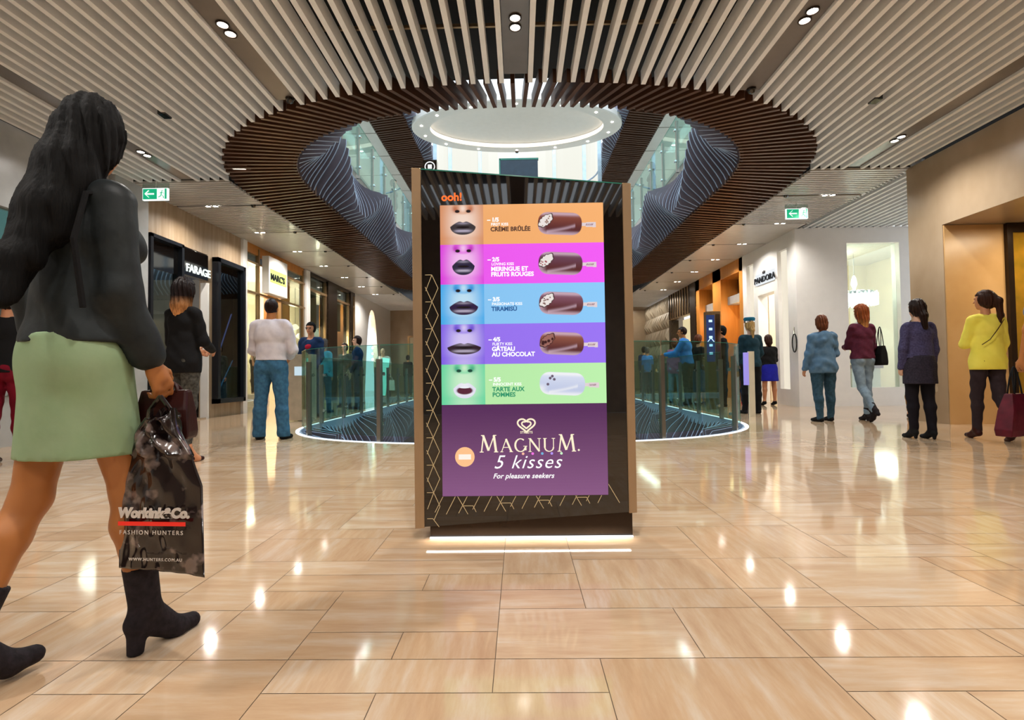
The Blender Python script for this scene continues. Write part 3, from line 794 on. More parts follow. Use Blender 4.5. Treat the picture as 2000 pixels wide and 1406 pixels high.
# orange timber portal
t = empty('timber_portal', (XR, 14.0, 0), 0, 'tall orange timber portal with two openings right of the void', 'shopfront')
for y0, y1 in ((13.98, 14.2), (15.5, 16.15), (17.35, 17.66)): lbox(t, 'pier', M['orange'], XR, XR+.5, y0, y1, 0, 3.92)
lbox(t, 'lintel', M['orange'], XR, XR+.5, 13.98, 17.66, 3.55, 3.92)
for y0, y1 in ((14.2, 15.5), (16.15, 17.35)):
    lbox(t, 'transom', M['grey'], XR+.2, XR+.5, y0, y1, 2.78, 3.02); lbox(t, 'back_panel', M['orange'], XR+.5, XR+.6, y0, y1, 0, 2.78)
    lbox(t, 'upper_recess', mat('umber', '7A4E1E', .4), XR+.5, XR+.6, y0, y1, 3.02, 3.55)
pointlight('shop_light', (6.3, 14.85, 2.5), 14, (1, .7, .35)); pointlight('shop_light', (6.3, 16.75, 2.5), 14, (1, .7, .35))
o = LB('column', M['darkbronze'], (XR-.02, XR+.4, 17.68, 18.27, 0, 3.9)); centre(o); tag(o, 'dark bronze column left of the orange timber portal', 'column')
t = empty('shopfront', (XR, 18.3, 0), 0, 'bronze shopfront with a slatted metal fascia above a lit cream opening', 'shopfront')
lbox(t, 'fascia', M['bronze'], XR, XR+.2, 18.3, 20.9, 2.87, 3.9)
for i in range(9): lbox(t, 'fascia_rib', M['darkbronze'], XR-.03, XR, 18.35+i*.3, 18.4+i*.3, 2.9, 3.88)
lbox(t, 'back_panel', emat('lit_interior', 'EBDDB0', .75, 'EBDDB0'), XR+.5, XR+.55, 18.3, 20.7, 0, 2.87)
lbox(t, 'jamb', M['darkbronze'], XR, XR+.3, 20.6, 20.9, 0, 2.87)
# folded stone wall
mb = MB(); y = 20.95; random.seed(3)
rows = 6
for r in range(rows):
    y = 20.95
    while y < 24.9:
        d = random.uniform(0, .12); mb.add([(XR+.05, y, r*.65), (XR+.05, y+.35, r*.65), (XR-d, y+.18, r*.65+.3), (XR+.05, y, (r+1)*.65), (XR+.05, y+.35, (r+1)*.65)], [(0, 1, 2), (1, 4, 2), (4, 3, 2), (3, 0, 2)]); y += .35
struct(mb.build('wall_right', mat('folded_stone', 'B7A891', .5, scale=3)))
arealight('wall_wash', (5.6, 22.8, 3.8), .3, 30, (1, .93, .82), sy=3.5)

# directory totem
t = empty('directory_totem', (4.1, 10.9, 0), 0, 'slim blue-screened directory totem behind the right balustrade', 'directory totem')
MB().box(-.15, .13, -.1, .1, 0, 2.06).build('body', M['bronze'], t, bevel=.004)
MB().box(-.17, .0, -.112, -.1, 1.0, 1.98).build('screen', emat('dir_blue', '0E2E66', 1.0), t)
tm = emat('dir_text', 'BFE6FF', 1.4)
for i in range(5): MB().box(-.12, -.05, -.116, -.112, 1.15+i*.17, 1.2+i*.17).build('icon', tm, t)
c_ = MB(); c_.bar((-.15, -.115, 1.42), (-.085, -.115, 1.5), .012, .02, up=(0, 1, 0)); c_.bar((-.085, -.115, 1.5), (-.02, -.115, 1.42), .012, .02, up=(0, 1, 0)); c_.build('arrow', tm, t)
MB().box(.02, .12, -.104, -.1, .1, 2.0).build('mirror_strip', M['chrome'], t)
# bin-like bronze cabinet behind left glass
t = empty('kiosk_cabinet', (-3.92, 9.2, 0), 0, 'brown metal cabinet with a pale lit label behind the left balustrade', 'cabinet')
MB().box(-.22, .2, -.12, .12, .02, 1.2).build('body', mat('taupe_metal', 'BDB09A', .35, .3), t, bevel=.006)
MB().box(-.1, .14, -.128, -.12, .82, .98).build('label_plate', emat('label_glow', 'CFE6F2', .9), t)
t = empty('banner_panel', (-3.9, 14.3, 0), 0, 'narrow turquoise banner panel leaning behind the left balustrade', 'banner')
MB().box(-.1, .1, -.02, .02, .25, 1.3, Matrix.Rotation(.12, 4, 'Y')).build('panel', emat('turquoise', '9FF0E6', .8, '9FF0E6'), t)
MB().box(-.12, .12, -.1, .1, 0, .05).tube([(0, 0, .04), (.04, 0, .4)], .012, 6).build('base', M['steel'], t)
# purple info panel on right
t = empty('banner_panel', (3.95, 9.05, 0), 0, 'lilac and cream upright panel at the right end of the curved balustrade', 'banner')
MB().box(-.02, .06, -.02, .02, .55, 1.12).build('lilac_panel', emat('lilac', '8F86D8', .7, '8F86D8'), t)
MB().box(.06, .16, -.02, .02, 0, 1.14).build('cream_post', M['cream'], t)

# ------------------------------------------------------------ exit signs
def exitsign(x, y, z, label):
    t = empty('exit_sign', (x, y, z), 0, label, 'exit sign')
    MB().box(-.2, .2, -.02, .02, 0, .19).build('case', M['exitwhite'], t)
    MB().box(-.188, .03, -.026, -.02, .014, .176).build('green_panel', M['green'], t)
    MB().box(.045, .188, -.026, -.02, .014, .176).build('figure_panel', M['exitwhite'], t)
    a = MB(); a.bar((-.15, -.03, .095), (-.01, -.03, .095), .006, .022, up=(0, 0, 1)); a.bar((-.15, -.03, .095), (-.09, -.03, .15), .006, .022, up=(0, 1, 0)); a.bar((-.15, -.03, .095), (-.09, -.03, .04), .006, .022, up=(0, 1, 0)); a.build('arrow', M['exitwhite'], t)
    r = MB(); r.tube([(.12, -.03, .145), (.12, -.031, .146)], .016, 10)
    for p, q in (((.115, .13), (.105, .08)), ((.105, .08), (.14, .055)), ((.14, .055), (.145, .025)), ((.105, .08), (.085, .05)), ((.085, .05), (.06, .045)), ((.115, .12), (.085, .105)), ((.115, .12), (.15, .1))):
        r.bar((p[0], -.03, p[1]), (q[0], -.03, q[1]), .006, .014, up=(0, 1, 0))
    r.box(.16, .188, -.03, -.026, .014, .176)
    r.build('running_figure', M['green'], t)
    MB().box(-.004, .004, -.004, .004, .19, CZ-z).build('hanger', M['white'], t)
    MB().box(-.21, .21, -.006, .006, .19, .27).build('clear_plate', M['shopglass'], t)
exitsign(-5.69, 7.9, 3.6, 'green exit sign with left arrow hanging by the left shop wall')
exitsign(5.17, 9.5, 3.6, 'green exit sign with left arrow hanging before the white shop')

# ------------------------------------------------------------ downlights
def downlight(x, y, z, axis, label, group=None, energy=26):
    t = empty('twin_downlight', (x, y, z), 0, label, 'downlight', group)
    dx, dy = (.068, 0) if axis == 'x' else (0, .062)
    for s in (-1, 1):
        MB().lathe([(0, -.008), (.042, -.008), (.045, .0)], (s*dx, s*dy, 0), 14).build('lens', M['lamp'], t)
        MB().lathe([(.045, -.012), (.058, -.012), (.058, 0), (.045, 0), (.045, -.012)], (s*dx, s*dy, 0), 14, caps=False).build('bezel', M['darkbronze'], t)
    l = bpy.data.lights.new('downlight_beam', 'SPOT'); l.energy = energy*6.6; l.spot_size = radians(150); l.spot_blend = .8; l.shadow_soft_size = .06; l.color = (1, .95, .89)
    o = bpy.data.objects.new('downlight_beam', l); o.location = (0, 0, -.03); COL.objects.link(o); o.parent = t
sp17 = 17*.1529
for x, nm in ((-sp17*2, 'far left'), (-sp17, 'left'), (0, 'centre'), (sp17, 'right'), (sp17*2, 'far right')):
    for y, ny in ((-2.5, 'behind the viewer'), (.9, 'overhead'), (4.49, 'near the void'), (6.98, 'beside the void')):
        if y > 6 and abs(x) < 5: continue
        if abs(x) > 5 and 4 < y < 5: continue
        downlight(x, y, CZ+.03, 'y', 'twin round downlight in the %s service panel, %s' % (nm, ny), energy=34)
ordn = ['first', 'second', 'third', 'fourth', 'fifth', 'sixth', 'seventh', 'eighth', 'ninth']
for i, j in enumerate(JOINTS[:7]):
    for sx, nm in ((-1, 'left'), (1, 'right')):
        x = sx*5.56 if i < 2 else sx*5.5
        downlight(x, j, CZ+.012, 'x', 'twin downlight in the %s ceiling channel of the %s corridor' % (ordn[i], nm), energy=26)
        t = empty('smoke_sensor', (sx*4.8, j, CZ+.03), 0, 'small black sensor in the %s ceiling channel of the %s corridor' % (ordn[i], nm), 'sensor')
        MB().lathe([(0, -.06), (.03, -.055), (.04, -.03), (.04, 0)], n=10).build('dome', M['blackgloss'], t)
for x, y, l in ((-2.55, 5.66, 'black dome camera at the left front of the void'), (2.62, 5.66, 'black dome camera at the right front of the void')):
    t = empty('dome_camera', (x, y, CZ+.02), 0, l, 'camera')
    MB().lathe([(0, -.055), (.03, -.045), (.045, -.01), (.045, .02)], n=16).build('dome', M['blackgloss'], t, smooth=True)
    MB().lathe([(.05, 0), (.055, .02), (.055, .04)], n=16).build('mount', M['darkbronze'], t)
for sx, l in ((-1, 'small square black speaker among the left ceiling slats'), (1, 'small square black speaker among the right ceiling slats')):
    o = MB().box(-.045, .045, -.06, .06, -.02, .1).build('speaker', M['blackgloss']); o.location = (sx*4.15 - .0, 5.9, CZ+.0); tag(o, l, 'speaker')
t = empty('strip_light', (-4.15, 7.5, CZ+.02), .1, 'short warm strip light set in the brown soffit at the left', 'light')
MB().box(-.09, .09, -.025, .025, -.02, 0).build('lens', M['cove'], t); MB().box(-.14, .14, -.1, .1, 0, .03).build('housing', M['brown'], t)

#@@PART3
# ------------------------------------------------------------ advertising totem
def totem():
    FY = 2.50
    t = empty('advertising_totem', (.03, 2.62, 0), 0, 'tall bronze advertising totem with a lit ice cream poster screen in the centre', 'advertising totem')
    tx, ty = t.location.x, t.location.y
    # cabinet outline (front): trapezoid with lower right corner raised
    def pr(name, poly, y0, y1, m, bevel=0, parent=t):
        mb = MB(); mb.prism([(x-tx, z) for x, z in poly], y1-y0); o = mb.build(name, m, parent, bevel=bevel)
        for v in o.data.vertices: v.co.y += y0-ty
        return o
    pr('cabinet', [(-.505, .065), (.54, .13), (.535, 1.722), (-.5, 1.815)], FY+.01, FY+.24, M['bronze'], bevel=.004)
    pr('side_trim', [(-.515, .06), (-.47, .062), (-.475, 1.815), (-.52, 1.82)], FY-.02, FY+.10, M['champagne'], bevel=.003)
    pr('side_trim', [(.515, .125), (.553, .127), (.553, 1.722), (.512, 1.725)], FY-.02, FY+.10, M['champagne'], bevel=.003)
    gp = pr('glass_front', [(-.47, .065), (.515, .128), (.512, 1.722), (-.475, 1.812)], FY-.008, FY+.004, M['totemglass'])
    pr('glass_edge', [(-.475, 1.812), (.512, 1.722), (.512, 1.727), (-.475, 1.818)], FY-.01, FY+.02, M['glassedge'])
    MB().box(-.48, .51, FY+.03-ty, FY+.22-ty, 0, .13).build('plinth', M['darkbronze'], t)
    MB().box(-.48, .51, FY+.01-ty, FY+.026-ty, .002, .007).build('plinth_light', M['led'], t)
    l = bpy.data.lights.new('plinth_glow', 'AREA'); l.shape = 'RECTANGLE'; l.size = .98; l.size_y = .02; l.energy = 1.2; l.color = (1, .95, .85)
    o = bpy.data.objects.new('plinth_glow', l); o.location = (0, FY-.02-ty, .05); COL.objects.link(o); o.parent = t
    # gold line ornament on the black glass
    go = emat('gold_line', 'C9B48A', .22, 'B9A47A'); mb = MB()
    yy = FY-.0095-ty
    def ln(a, b, w=.0028): mb.bar((a[0], yy, a[1]), (b[0], yy, b[1]), .001, w, up=(0, 1, 0)) if False else mb.add(*flat(a, b, w))
    def flat(a, b, w):
        d = Vector((b[0]-a[0], b[1]-a[1])).normalized(); n = Vector((-d.y, d.x))*w/2
        return [(a[0]+n.x, yy, a[1]+n.y), (b[0]+n.x, yy, b[1]+n.y), (b[0]-n.x, yy, b[1]-n.y), (a[0]-n.x, yy, a[1]-n.y)], [(0, 1, 2, 3)]
    lx = -.47-tx
    z = 1.29; st = .1325; i = 0
    while z > .2:
        ln((lx+.012, z), (lx+.045, z))
        ln((lx+.045, z), (lx+.075, z-st/2)); ln((lx+.075, z-st/2), (lx+.045, z-st))
        ln((lx+.045, z), (lx+.014, z-st*.6) if i == 0 else (lx+.014, z-st*.6))
        if i: ln((lx+.045, z), (lx+.012, z+st*.55))
        z -= st; i += 1
    x = lx+.05; zb = .135
    for k in range(5):
        dz = .012*k
        a = x+k*.183
        ln((a, zb+dz), (a+.045, zb+.085+dz)); ln((a+.045, zb+.085+dz), (a+.105, zb+.085+dz)); ln((a+.105, zb+.085+dz), (a+.16, zb-.01+dz))
        ln((a+.105, zb+.085+dz), (a+.055, zb-.01+dz))
        if k < 4: ln((a+.135, zb+.03+dz), (a+.185, zb+.03+dz)); ln((a+.165, zb+.09+dz), (a+.115, zb-.005+dz)); ln((a+.185, zb+.03+dz), (a+.2, zb+.0+dz))
    ln((lx+.012, .105), (lx+.04, .105)); ln((lx+.04, .105), (lx+.07, .05+.015))
    mb.build('gold_lines', go, t)
    textmesh('media_logo', 'ooh!', .055, emat('logo_orange', 'FF6A1A', 1.2), facing((-.375-tx, FY-.0095-ty, 1.655), (1, 0, 0)), t, .0005, bold=.0015)
    # screen
    SX0, SX1, SZ0, SZ1 = -.382, .418, .212, 1.632; PX = (SX1-SX0)/320.
    y0 = FY-.010-ty
    scr = MB(); scr.box(SX0-tx-.002, SX1-tx+.002, y0, y0+.003, SZ0-.002, SZ1+.002); scr = scr.build('screen', M['blackgloss'], t)
    em = bpy.data.materials.new('screen_picture'); em.use_nodes = True; N = em.node_tree.nodes; L = em.node_tree.links; P = N['Principled BSDF']
    at = N.new('ShaderNodeAttribute'); at.attribute_name = 'Col'
    L.new(at.outputs['Color'], P.inputs['Emission Color']); P.inputs['Emission Strength'].default_value = .92
    P.inputs['Base Color'].default_value = (.01, .01, .01, 1); P.inputs['Roughness'].default_value = .08
    def picture(name, img, px, py, w, h, dy):
        """img: array (H,W,3) linear; placed with its top left at screen pixel px,py"""
        Hh, Ww = img.shape[:2]
        xs = SX0-tx+(px+np.arange(Ww+1)*(w/Ww))*PX; zs = SZ1-(py+np.arange(Hh+1)*(h/Hh))*PX
        X, Z = np.meshgrid(xs, zs); v = np.stack([X, np.full_like(X, y0-dy), Z], -1).reshape(-1, 3)
        idx = np.arange((Hh+1)*(Ww+1)).reshape(Hh+1, Ww+1)
        f = np.stack([idx[1:, :-1], idx[1:, 1:], idx[:-1, 1:], idx[:-1, :-1]], -1).reshape(-1, 4)
        me = bpy.data.meshes.new(name); me.vertices.add(len(v)); me.vertices.foreach_set('co', v.astype(np.float32).ravel())
        me.loops.add(f.size); me.loops.foreach_set('vertex_index', f.astype(np.int32).ravel()); me.polygons.add(len(f))
        me.polygons.foreach_set('loop_start', np.arange(0, f.size, 4, dtype=np.int32)); me.update(calc_edges=True)
        a = me.attributes.new('Col', 'FLOAT_COLOR', 'FACE'); c = np.concatenate([img.reshape(-1, 3), np.ones((Hh*Ww, 1))], 1).astype(np.float32)
        a.data.foreach_set('color', c.ravel()); me.materials.append(em)
        o = bpy.data.objects.new(name, me); COL.objects.link(o); o.parent = scr; return o
    def mixc(a, b, t): return a*(1-t[..., None])+b*t[..., None]
    def ss(e0, e1, x): t_ = np.clip((x-e0)/(e1-e0), 0, 1); return t_*t_*(3-2*t_)
    A = lambda h: np.array(lin(h))
    bands = [('F9B271', 'FBE0CF', 'D98A55', 'B4532F', '3A3437'), ('F45CF6', 'FBC4F6', 'E11BE0', 'B512B0', '2A2440'), ('8CCBFA', 'C4E6FA', '28A9F0', '0E7FD0', '2B1840'),
             ('9A74F5', 'D9CBFA', '7B55EA', '5B38C8', '2A1426'), ('BDF2AE', 'CFF5CF', '5CD9A0', '149A78', 'E9E6F8')]
    bh = 78.3
    for b, (bgc, face, edge, nose, lip) in enumerate(bands):
        W_, H_ = 252, 84
        yy_, xx_ = np.mgrid[0:H_, 0:W_].astype(float); yy_ = (yy_+.5)*bh/H_; xx_ = (xx_+.5)*(235/W_)
        img = np.ones((H_, W_, 3))*A(bgc)
        img = img*(1+.08*(xx_/235)[..., None])
        # ice cream
        cx, cy, hw, hh = 150, 40, 43, 22
        if b == 4: hw = 44
        a_ = -.05; u = (xx_-cx)*cos(a_)-(yy_-cy)*sin(a_); v = (xx_-cx)*sin(a_)+(yy_-cy)*cos(a_)
        stick = (u > hw-3) & (u < hw+27) & (np.abs(v+0) < 4.8-1.5*((u-hw-8) < 0))
        img[stick] = A('E8D8DC'); img[(u > hw+8) & (u < hw+22) & (np.abs(v) < 1.8) & (np.sin(u*2.2+v) > -.2)] = A('9A7080')
        rr = hh; qx = np.clip(np.abs(u)-(hw-rr), 0, None); d = (np.abs(qx/rr)**2.4+np.abs(v/rr)**2.4)**(1/2.4)-1
        body = ss(.03, -.03, d)
        if b == 4: dark, mid, hi = A('C9D2EE'), A('DDE4F8'), A('FFFFFF')
        else: dark, mid, hi = A('5E2A2C'), A(['8E4A3C', '70485E', '8A586C', '9A5A48'][b]), A('D9B9C9')
        n_ = v/hh
        colr = mixc(mid, dark, np.clip(.5+.6*np.sin(n_*1.6+.3), 0, 1))
        colr = mixc(colr, hi, np.exp(-((n_+.88)/.18)**2)*.8)
        sw = v-(14-.42*(u+10)+6*np.sin((u+10)/28)); colr = mixc(colr, hi, np.exp(-(sw/3.2)**2)*(u > -25)*(u < 30)*.55)
        colr = mixc(colr, dark, np.exp(-((sw-4.5)/2.5)**2)*(u > -22)*(u < 25)*.6)
        colr = mixc(colr, hi, ss(.55, .95, n_)*.75+0*n_)
        colr = mixc(colr, hi, ss(-24, -42, u)*ss(-.1, .5, n_)*.7)
        img = mixc(img, colr, body)
        # bite
        bu, bv = u+28, v+5; ang = .75; p1 = bu*cos(ang)-bv*-sin(ang); p2 = -bu*sin(ang)+bv*cos(ang)
        p1 = bu*cos(ang)-bv*sin(ang); p2 = bu*sin(ang)+bv*cos(ang)
        r_ = np.sqrt((p1/17)**2+(p2/9)**2)+.07*np.sin(np.arctan2(p2, p1)*9)
        if b == 4:
            for sx_, sy_ in ((-24, -10), (-16, -8), (-28, 2), (-20, -14)): img = mixc(img, A('6A5A70'), ss(3.2, 2.2, np.hypot(u-sx_, v-sy_)))
        else:
            img = mixc(img, A('2E1216'), ss(1.12, 1.02, r_)*body); img = mixc(img, A('F3EAE6' if b < 3 else 'A06A60'), ss(.98, .9, r_)*body)
            rg = np.random.RandomState(b)
            for _ in range(9 if b < 3 else 5):
                a1, a2 = rg.uniform(-12, 12), rg.uniform(-6, 6)
                img = mixc(img, A(['8A5A40', 'A03040', '6A3A30', '3A1418'][b]), ss(1.9 if b < 3 else 4, .8 if b < 3 else 2, np.hypot(p1-a1, p2-a2))*(r_ < .85))
        picture('advert_band', img, 85, b*bh, 235, bh, .0006)
        # portrait
        W_, H_ = 128, 120; yy_, xx_ = np.mgrid[0:H_, 0:W_].astype(float); yy_ = (yy_+.5)*bh/H_; xx_ = (xx_+.5)*(85/W_)
        x0 = 45; base = mixc(A(edge), A(face), np.exp(-(((xx_-x0)/33)**2+((yy_-36)/60)**2)**1.3))
        base = mixc(base, A(edge), np.exp(-((yy_-66)/6)**2)*.25)
        nz_ = ss(1.15, .75, np.sqrt(((xx_-x0)/21)**2+((yy_-5)/14)**2)); base = mixc(base, A(edge), nz_*.75)
        base = mixc(base, A(face), np.exp(-(((xx_-x0)/7)**2+((yy_-7)/8)**2)))
        for s_ in (-1, 1):
            base = mixc(base, A(nose), np.exp(-(((xx_-x0-s_*15)/6.5)**2+((yy_-9)/7)**2))*.7)
            base = mixc(base, A('1A0A10') if b != 4 else A('0A4A3A'), ss(1.2, .7, np.sqrt(((xx_-x0-s_*11)/5)**2+((yy_-12.5+s_*0)/3.2)**2)))
        hwL, up_, dn = [(25, 12, 16), (22, 15, 18), (28, 13, 16), (33, 9, 14), (22, 13, 19)][b]; ly = [43, 42, 44, 45, 47][b]
        t_ = np.clip(np.abs(xx_-x0)/hwL, 0, 1)
        yu = ly-up_*(1-t_**1.7)*(1-.28*np.exp(-((xx_-x0)/5)**2)); yd = ly+dn*np.sqrt(np.clip(1-t_**2.2, 0, 1))
        inl = (np.abs(xx_-x0) < hwL)
        m_ = ss(-.6, .8, yy_-yu)*ss(.6, -.8, yy_-yd)*inl
        lipc = mixc(A(lip), A('B9AFC4') if b != 4 else A('FFFFFF'), np.clip(np.exp(-(((xx_-x0)/(hwL*.5))**2+((yy_-ly+up_*.55)/2.2)**2))*.6+np.exp(-(((xx_-x0)/(hwL*.65))**4+((yy_-ly-dn*.52)/2.6)**2)), 0, 1))
        base = mixc(base, lipc, m_)
        mo = ss(1.1, .8, np.sqrt(((xx_-x0)/(hwL*(.55 if b != 4 else .75)))**2+((yy_-ly-(1 if b != 4 else 4))/(2.2 if b != 4 else 8))**2))
        base = mixc(base, A('140A12') if b != 4 else A('5A2038'), mo*inl)
        if b == 4: base = mixc(base, A('F6F8FF'), ss(1.1, .8, np.sqrt(((xx_-x0)/11)**2+((yy_-ly+2.5)/2.2)**2)))
        picture('portrait', base, 0, b*bh, 85, bh, .0006)
    yy_, xx_ = np.mgrid[0:30, 0:40].astype(float)
    ft = mixc(A('582A5C'), A('8A5788'), np.clip(yy_/30, 0, 1)**1.3)
    picture('advert_footer', ft, 0, 5*bh, 320, 568-5*bh, .0006)
    # lettering
    yt = y0-.0016
    wm = emat('screen_white', 'FFFFFF', 1.05)
    def T(name, s_, px, py, size, m, bold=.0, sh=0, al='LEFT', sp=1.0): return textmesh(name, s_, size*PX, m, facing((SX0-tx+px*PX, yt, SZ1-py*PX), (1, 0, 0)), scr, .0002, align=al, shear=sh, bold=bold*PX, space=sp)
    br_, bl_, gr_ = emat('txt_brown', '4A2410', 1), emat('txt_blue', '1A5A96', 1), emat('txt_green', '1E9468', 1)
    data = [('1/5', 'FIRST KISS', ['CRÈME BRÛLÉE'], br_), ('2/5', 'LOVING KISS', ['MERINGUE ET', 'FRUITS ROUGES'], wm), ('3/5', 'PASSIONATE KISS', ['TIRAMISÙ'], bl_), ('4/5', 'FLIRTY KISS', ['GÂTEAU', 'AU CHOCOLAT'], wm), ('5/5', 'INNOCENT KISS', ['TARTE AUX', 'POMMES'], gr_)]
    for b, (n_, k_, ls, m_) in enumerate(data):
        yb = b*bh
        T('lettering', '– '+n_, 93, yb+34, 11, wm, .5); T('lettering', k_, 100, yb+42, 7.6, wm, .15)
        for i, l_ in enumerate(ls): T('lettering', l_, 99, yb+53+i*10.5, 11.6, m_, .45)
    f0 = 5*bh
    # serif capitals for the footer, built from strokes
    st = []
    def serif(x, z, w=.2): st.append(((x-w/2, z), (x+w/2, z), .05))
    glyph = {
        'M': [((.1, 0), (.22, 1), .07), ((.2, 1), (.5, .08), .13), ((.5, .08), (.82, 1), .06), ((.8, 1), (.92, 0), .13), ((0, 0), (.22, 0), .05), ((.8, 0), (1.04, 0), .05), ((.08, 1), (.26, 1), .05), ((.76, 1), (.94, 1), .05)],
        'A': [((.08, 0), (.42, 1), .06), ((.4, 1), (.78, 0), .14), ((.2, .34), (.62, .34), .05), ((-.02, 0), (.2, 0), .05), ((.64, 0), (.9, 0), .05)],
        'N': [((.12, 0), (.12, 1), .07), ((.12, 1), (.78, .02), .14), ((.78, 0), (.78, 1), .06), ((0, 0), (.24, 0), .05), ((.0, 1), (.16, 1), .05), ((.66, 1), (.9, 1), .05)],
        'G': [], 'U': [((.12, .3), (.12, 1), .13), ((.74, .3), (.74, 1), .06), ((0, 1), (.26, 1), .05), ((.62, 1), (.86, 1), .05)]}
    for i in range(14):
        a0, a1 = radians(50+i*(290-0)/14), radians(50+(i+1)*290/14)
        wv = .06+.08*abs(sin((a0+a1)/2-pi/2))
        glyph['G'].append(((.42+.38*cos(a0), .5+.5*sin(a0)), (.42+.38*cos(a1), .5+.5*sin(a1)), wv))
    glyph['G'] += [((.8, .0+.1), (.8, .42), .09), ((.62, .42), (.9, .42), .05)]
    for i in range(8):
        a0, a1 = radians(180+i*22.5), radians(180+(i+1)*22.5)
        glyph['U'].append(((.43+.31*cos(a0), .32+.32*sin(a0)), (.43+.31*cos(a1), .32+.32*sin(a1)), .06+.04*abs(cos(a0))))
    gm = emat('magnum_gold', 'FFF0D0', 1.0)
    x = 73; mb2 = MB()
    for ch, h_, adv in (('M', 32, 38), ('A', 25, 26), ('G', 25, 25), ('N', 25, 27), ('U', 25, 26), ('M', 32, 36)):
        for (ax, az), (bx_, bz), w in glyph[ch]:
            sc_ = h_; d = Vector(((bx_-ax), (bz-az))); d = d.normalized() if d.length else Vector((1, 0)); n2 = Vector((-d.y, d.x))*w/2
            P4 = [(ax+n2.x, az+n2.y), (bx_+n2.x, bz+n2.y), (bx_-n2.x, bz-n2.y), (ax-n2.x, az-n2.y)]
            mb2.add([(SX0-tx+(x+p[0]*sc_*1.08)*PX, yt, SZ1-(f0+92-p[1]*sc_)*PX) for p in P4], [(0, 1, 2, 3)])
        x += adv*1.06
    mb2.lathe([(0, 0)], (0, 0, 0), 3) if False else None
    mb2.add([(SX0-tx+(x+3+2*cos(a))*PX, yt, SZ1-(f0+90+2*sin(a))*PX) for a in [2*pi*i/10 for i in range(10)]], [tuple(range(10))])
    mb2.build('brand_lettering', gm, scr)
    # heart emblem
    hb = MB()
    def heart(cx, cy, s_, w, t0=0, t1=1):
        pts = []
        for i in range(41):
            a = 2*pi*(t0+(t1-t0)*i/40); pts.append((cx+s_*sin(a)**3, cy+s_*.75*(13*cos(a)-5*cos(2*a)-2*cos(3*a)-cos(4*a))/14))
        for p, q in zip(pts[:-1], pts[1:]):
            d = Vector((q[0]-p[0], q[1]-p[1]))
            if d.length < 1e-6: continue
            d.normalize(); n2 = Vector((-d.y, d.x))*w/2
            hb.add([(SX0-tx+X*PX, yt, SZ1-(f0-Z)*PX) for X, Z in ((p[0]+n2.x, p[1]+n2.y), (q[0]+n2.x, q[1]+n2.y), (q[0]-n2.x, q[1]-n2.y), (p[0]-n2.x, p[1]-n2.y))], [(0, 1, 2, 3)])
    heart(164, -40, 17, 3.2, .02, .98); heart(164, -40, 9, 3.0, .1, .9)
    hb.build('heart_emblem', gm, scr)
    T('lettering', 'STREETS', 164, f0+57, 6.5, gm, .1, al='CENTER')
    T('lettering', '5 kisses', 99, f0+124, 37, wm, -.1, sh=.35, sp=1.12); T('lettering', 'For pleasure seekers', 98, f0+143, 13.5, wm, .25, sh=.3, sp=1.03)
    for i, c in enumerate(('F9B9A0', 'F070E0', '6AB0D8', 'B090F0', 'C8F0C8')):
        d = MB(); d.add([(SX0-tx+(157+i*18.5+2.6*cos(a))*PX, yt, SZ1-(f0+96+2.6*sin(a))*PX) for a in [2*pi*k/12 for k in range(12)]], [tuple(range(12))]); d.build('coloured_dot', emat('dot%d' % i, c, 1), scr)
    d = MB(); d.add([(SX0-tx+(44+19*cos(a))*PX, yt+.0006, SZ1-(f0+101+19*sin(a))*PX) for a in [2*pi*k/32 for k in range(32)]], [tuple(range(32))]); d.build('round_badge', emat('badge', 'FBC08A', 1), scr)
    d = MB(); d.add([(SX0-tx+(44+a)*PX, yt, SZ1-(f0+101+b_)*PX) for a, b_ in ((-12, -5), (12, -5), (12, 5), (-12, 5))], [(0, 1, 2, 3)]); d.build('badge_plate', emat('badgep', 'FFF2E6', 1), scr)
    # little sign cube on the top left corner
    s_ = MB(); s_.box(-.475-tx+.0, -.405-tx, FY+.05-ty, FY+.09-ty, 1.8, 1.885); s_ = s_.build('corner_sign', M['blackgloss'], t); s_['label'] = 'small black corner sign with a white ring symbol'
    r = MB(); r.tube([(-.44-tx+.024*cos(a), FY+.048-ty, 1.85+.024*sin(a)) for a in [2*pi*i/24 for i in range(25)]], .0025, 6, caps=False); r.box(-.45-tx, -.43-tx, FY+.046-ty, FY+.05-ty, 1.84, 1.86); r.build('ring_symbol', wm, s_)
    return t
totem()
# ------------------------------------------------------------ people: implicit bodies meshed by surface nets
def rc(P, a, b, ra, rb):
    a = np.asarray(a, np.float32); b = np.asarray(b, np.float32); ba = b-a; L2 = float(ba @ ba)+1e-9
    q = P-a; h = np.clip((q @ ba)/L2, 0, 1)
    d = q-h[:, None]*ba
    return np.sqrt((d*d).sum(1))-(ra+(rb-ra)*h)
def ell(P, c, r, R=None):
    q = P-np.asarray(c, np.float32)
    if R is not None: q = q @ np.asarray(R, np.float32)
    r = np.asarray(r, np.float32); k0 = np.sqrt(((q/r)**2).sum(1)); k1 = np.sqrt(((q/(r*r))**2).sum(1))+1e-9
    return k0*(k0-1)/k1
def smin(a, b, k):
    h = np.clip(.5+.5*(b-a)/k, 0, 1); return b+(a-b)*h-k*h*(1-h)
def prim_bb(p, m):
    if p[0] == 'c':
        a, b = np.array(p[1]), np.array(p[2]); r = max(p[3], p[4])+m; return np.minimum(a, b)-r, np.maximum(a, b)+r
    r = np.array(p[2])+m
    if len(p) > 3 and p[3] is not None: r = np.full(3, r.max())
    return np.array(p[1])-r, np.array(p[1])+r
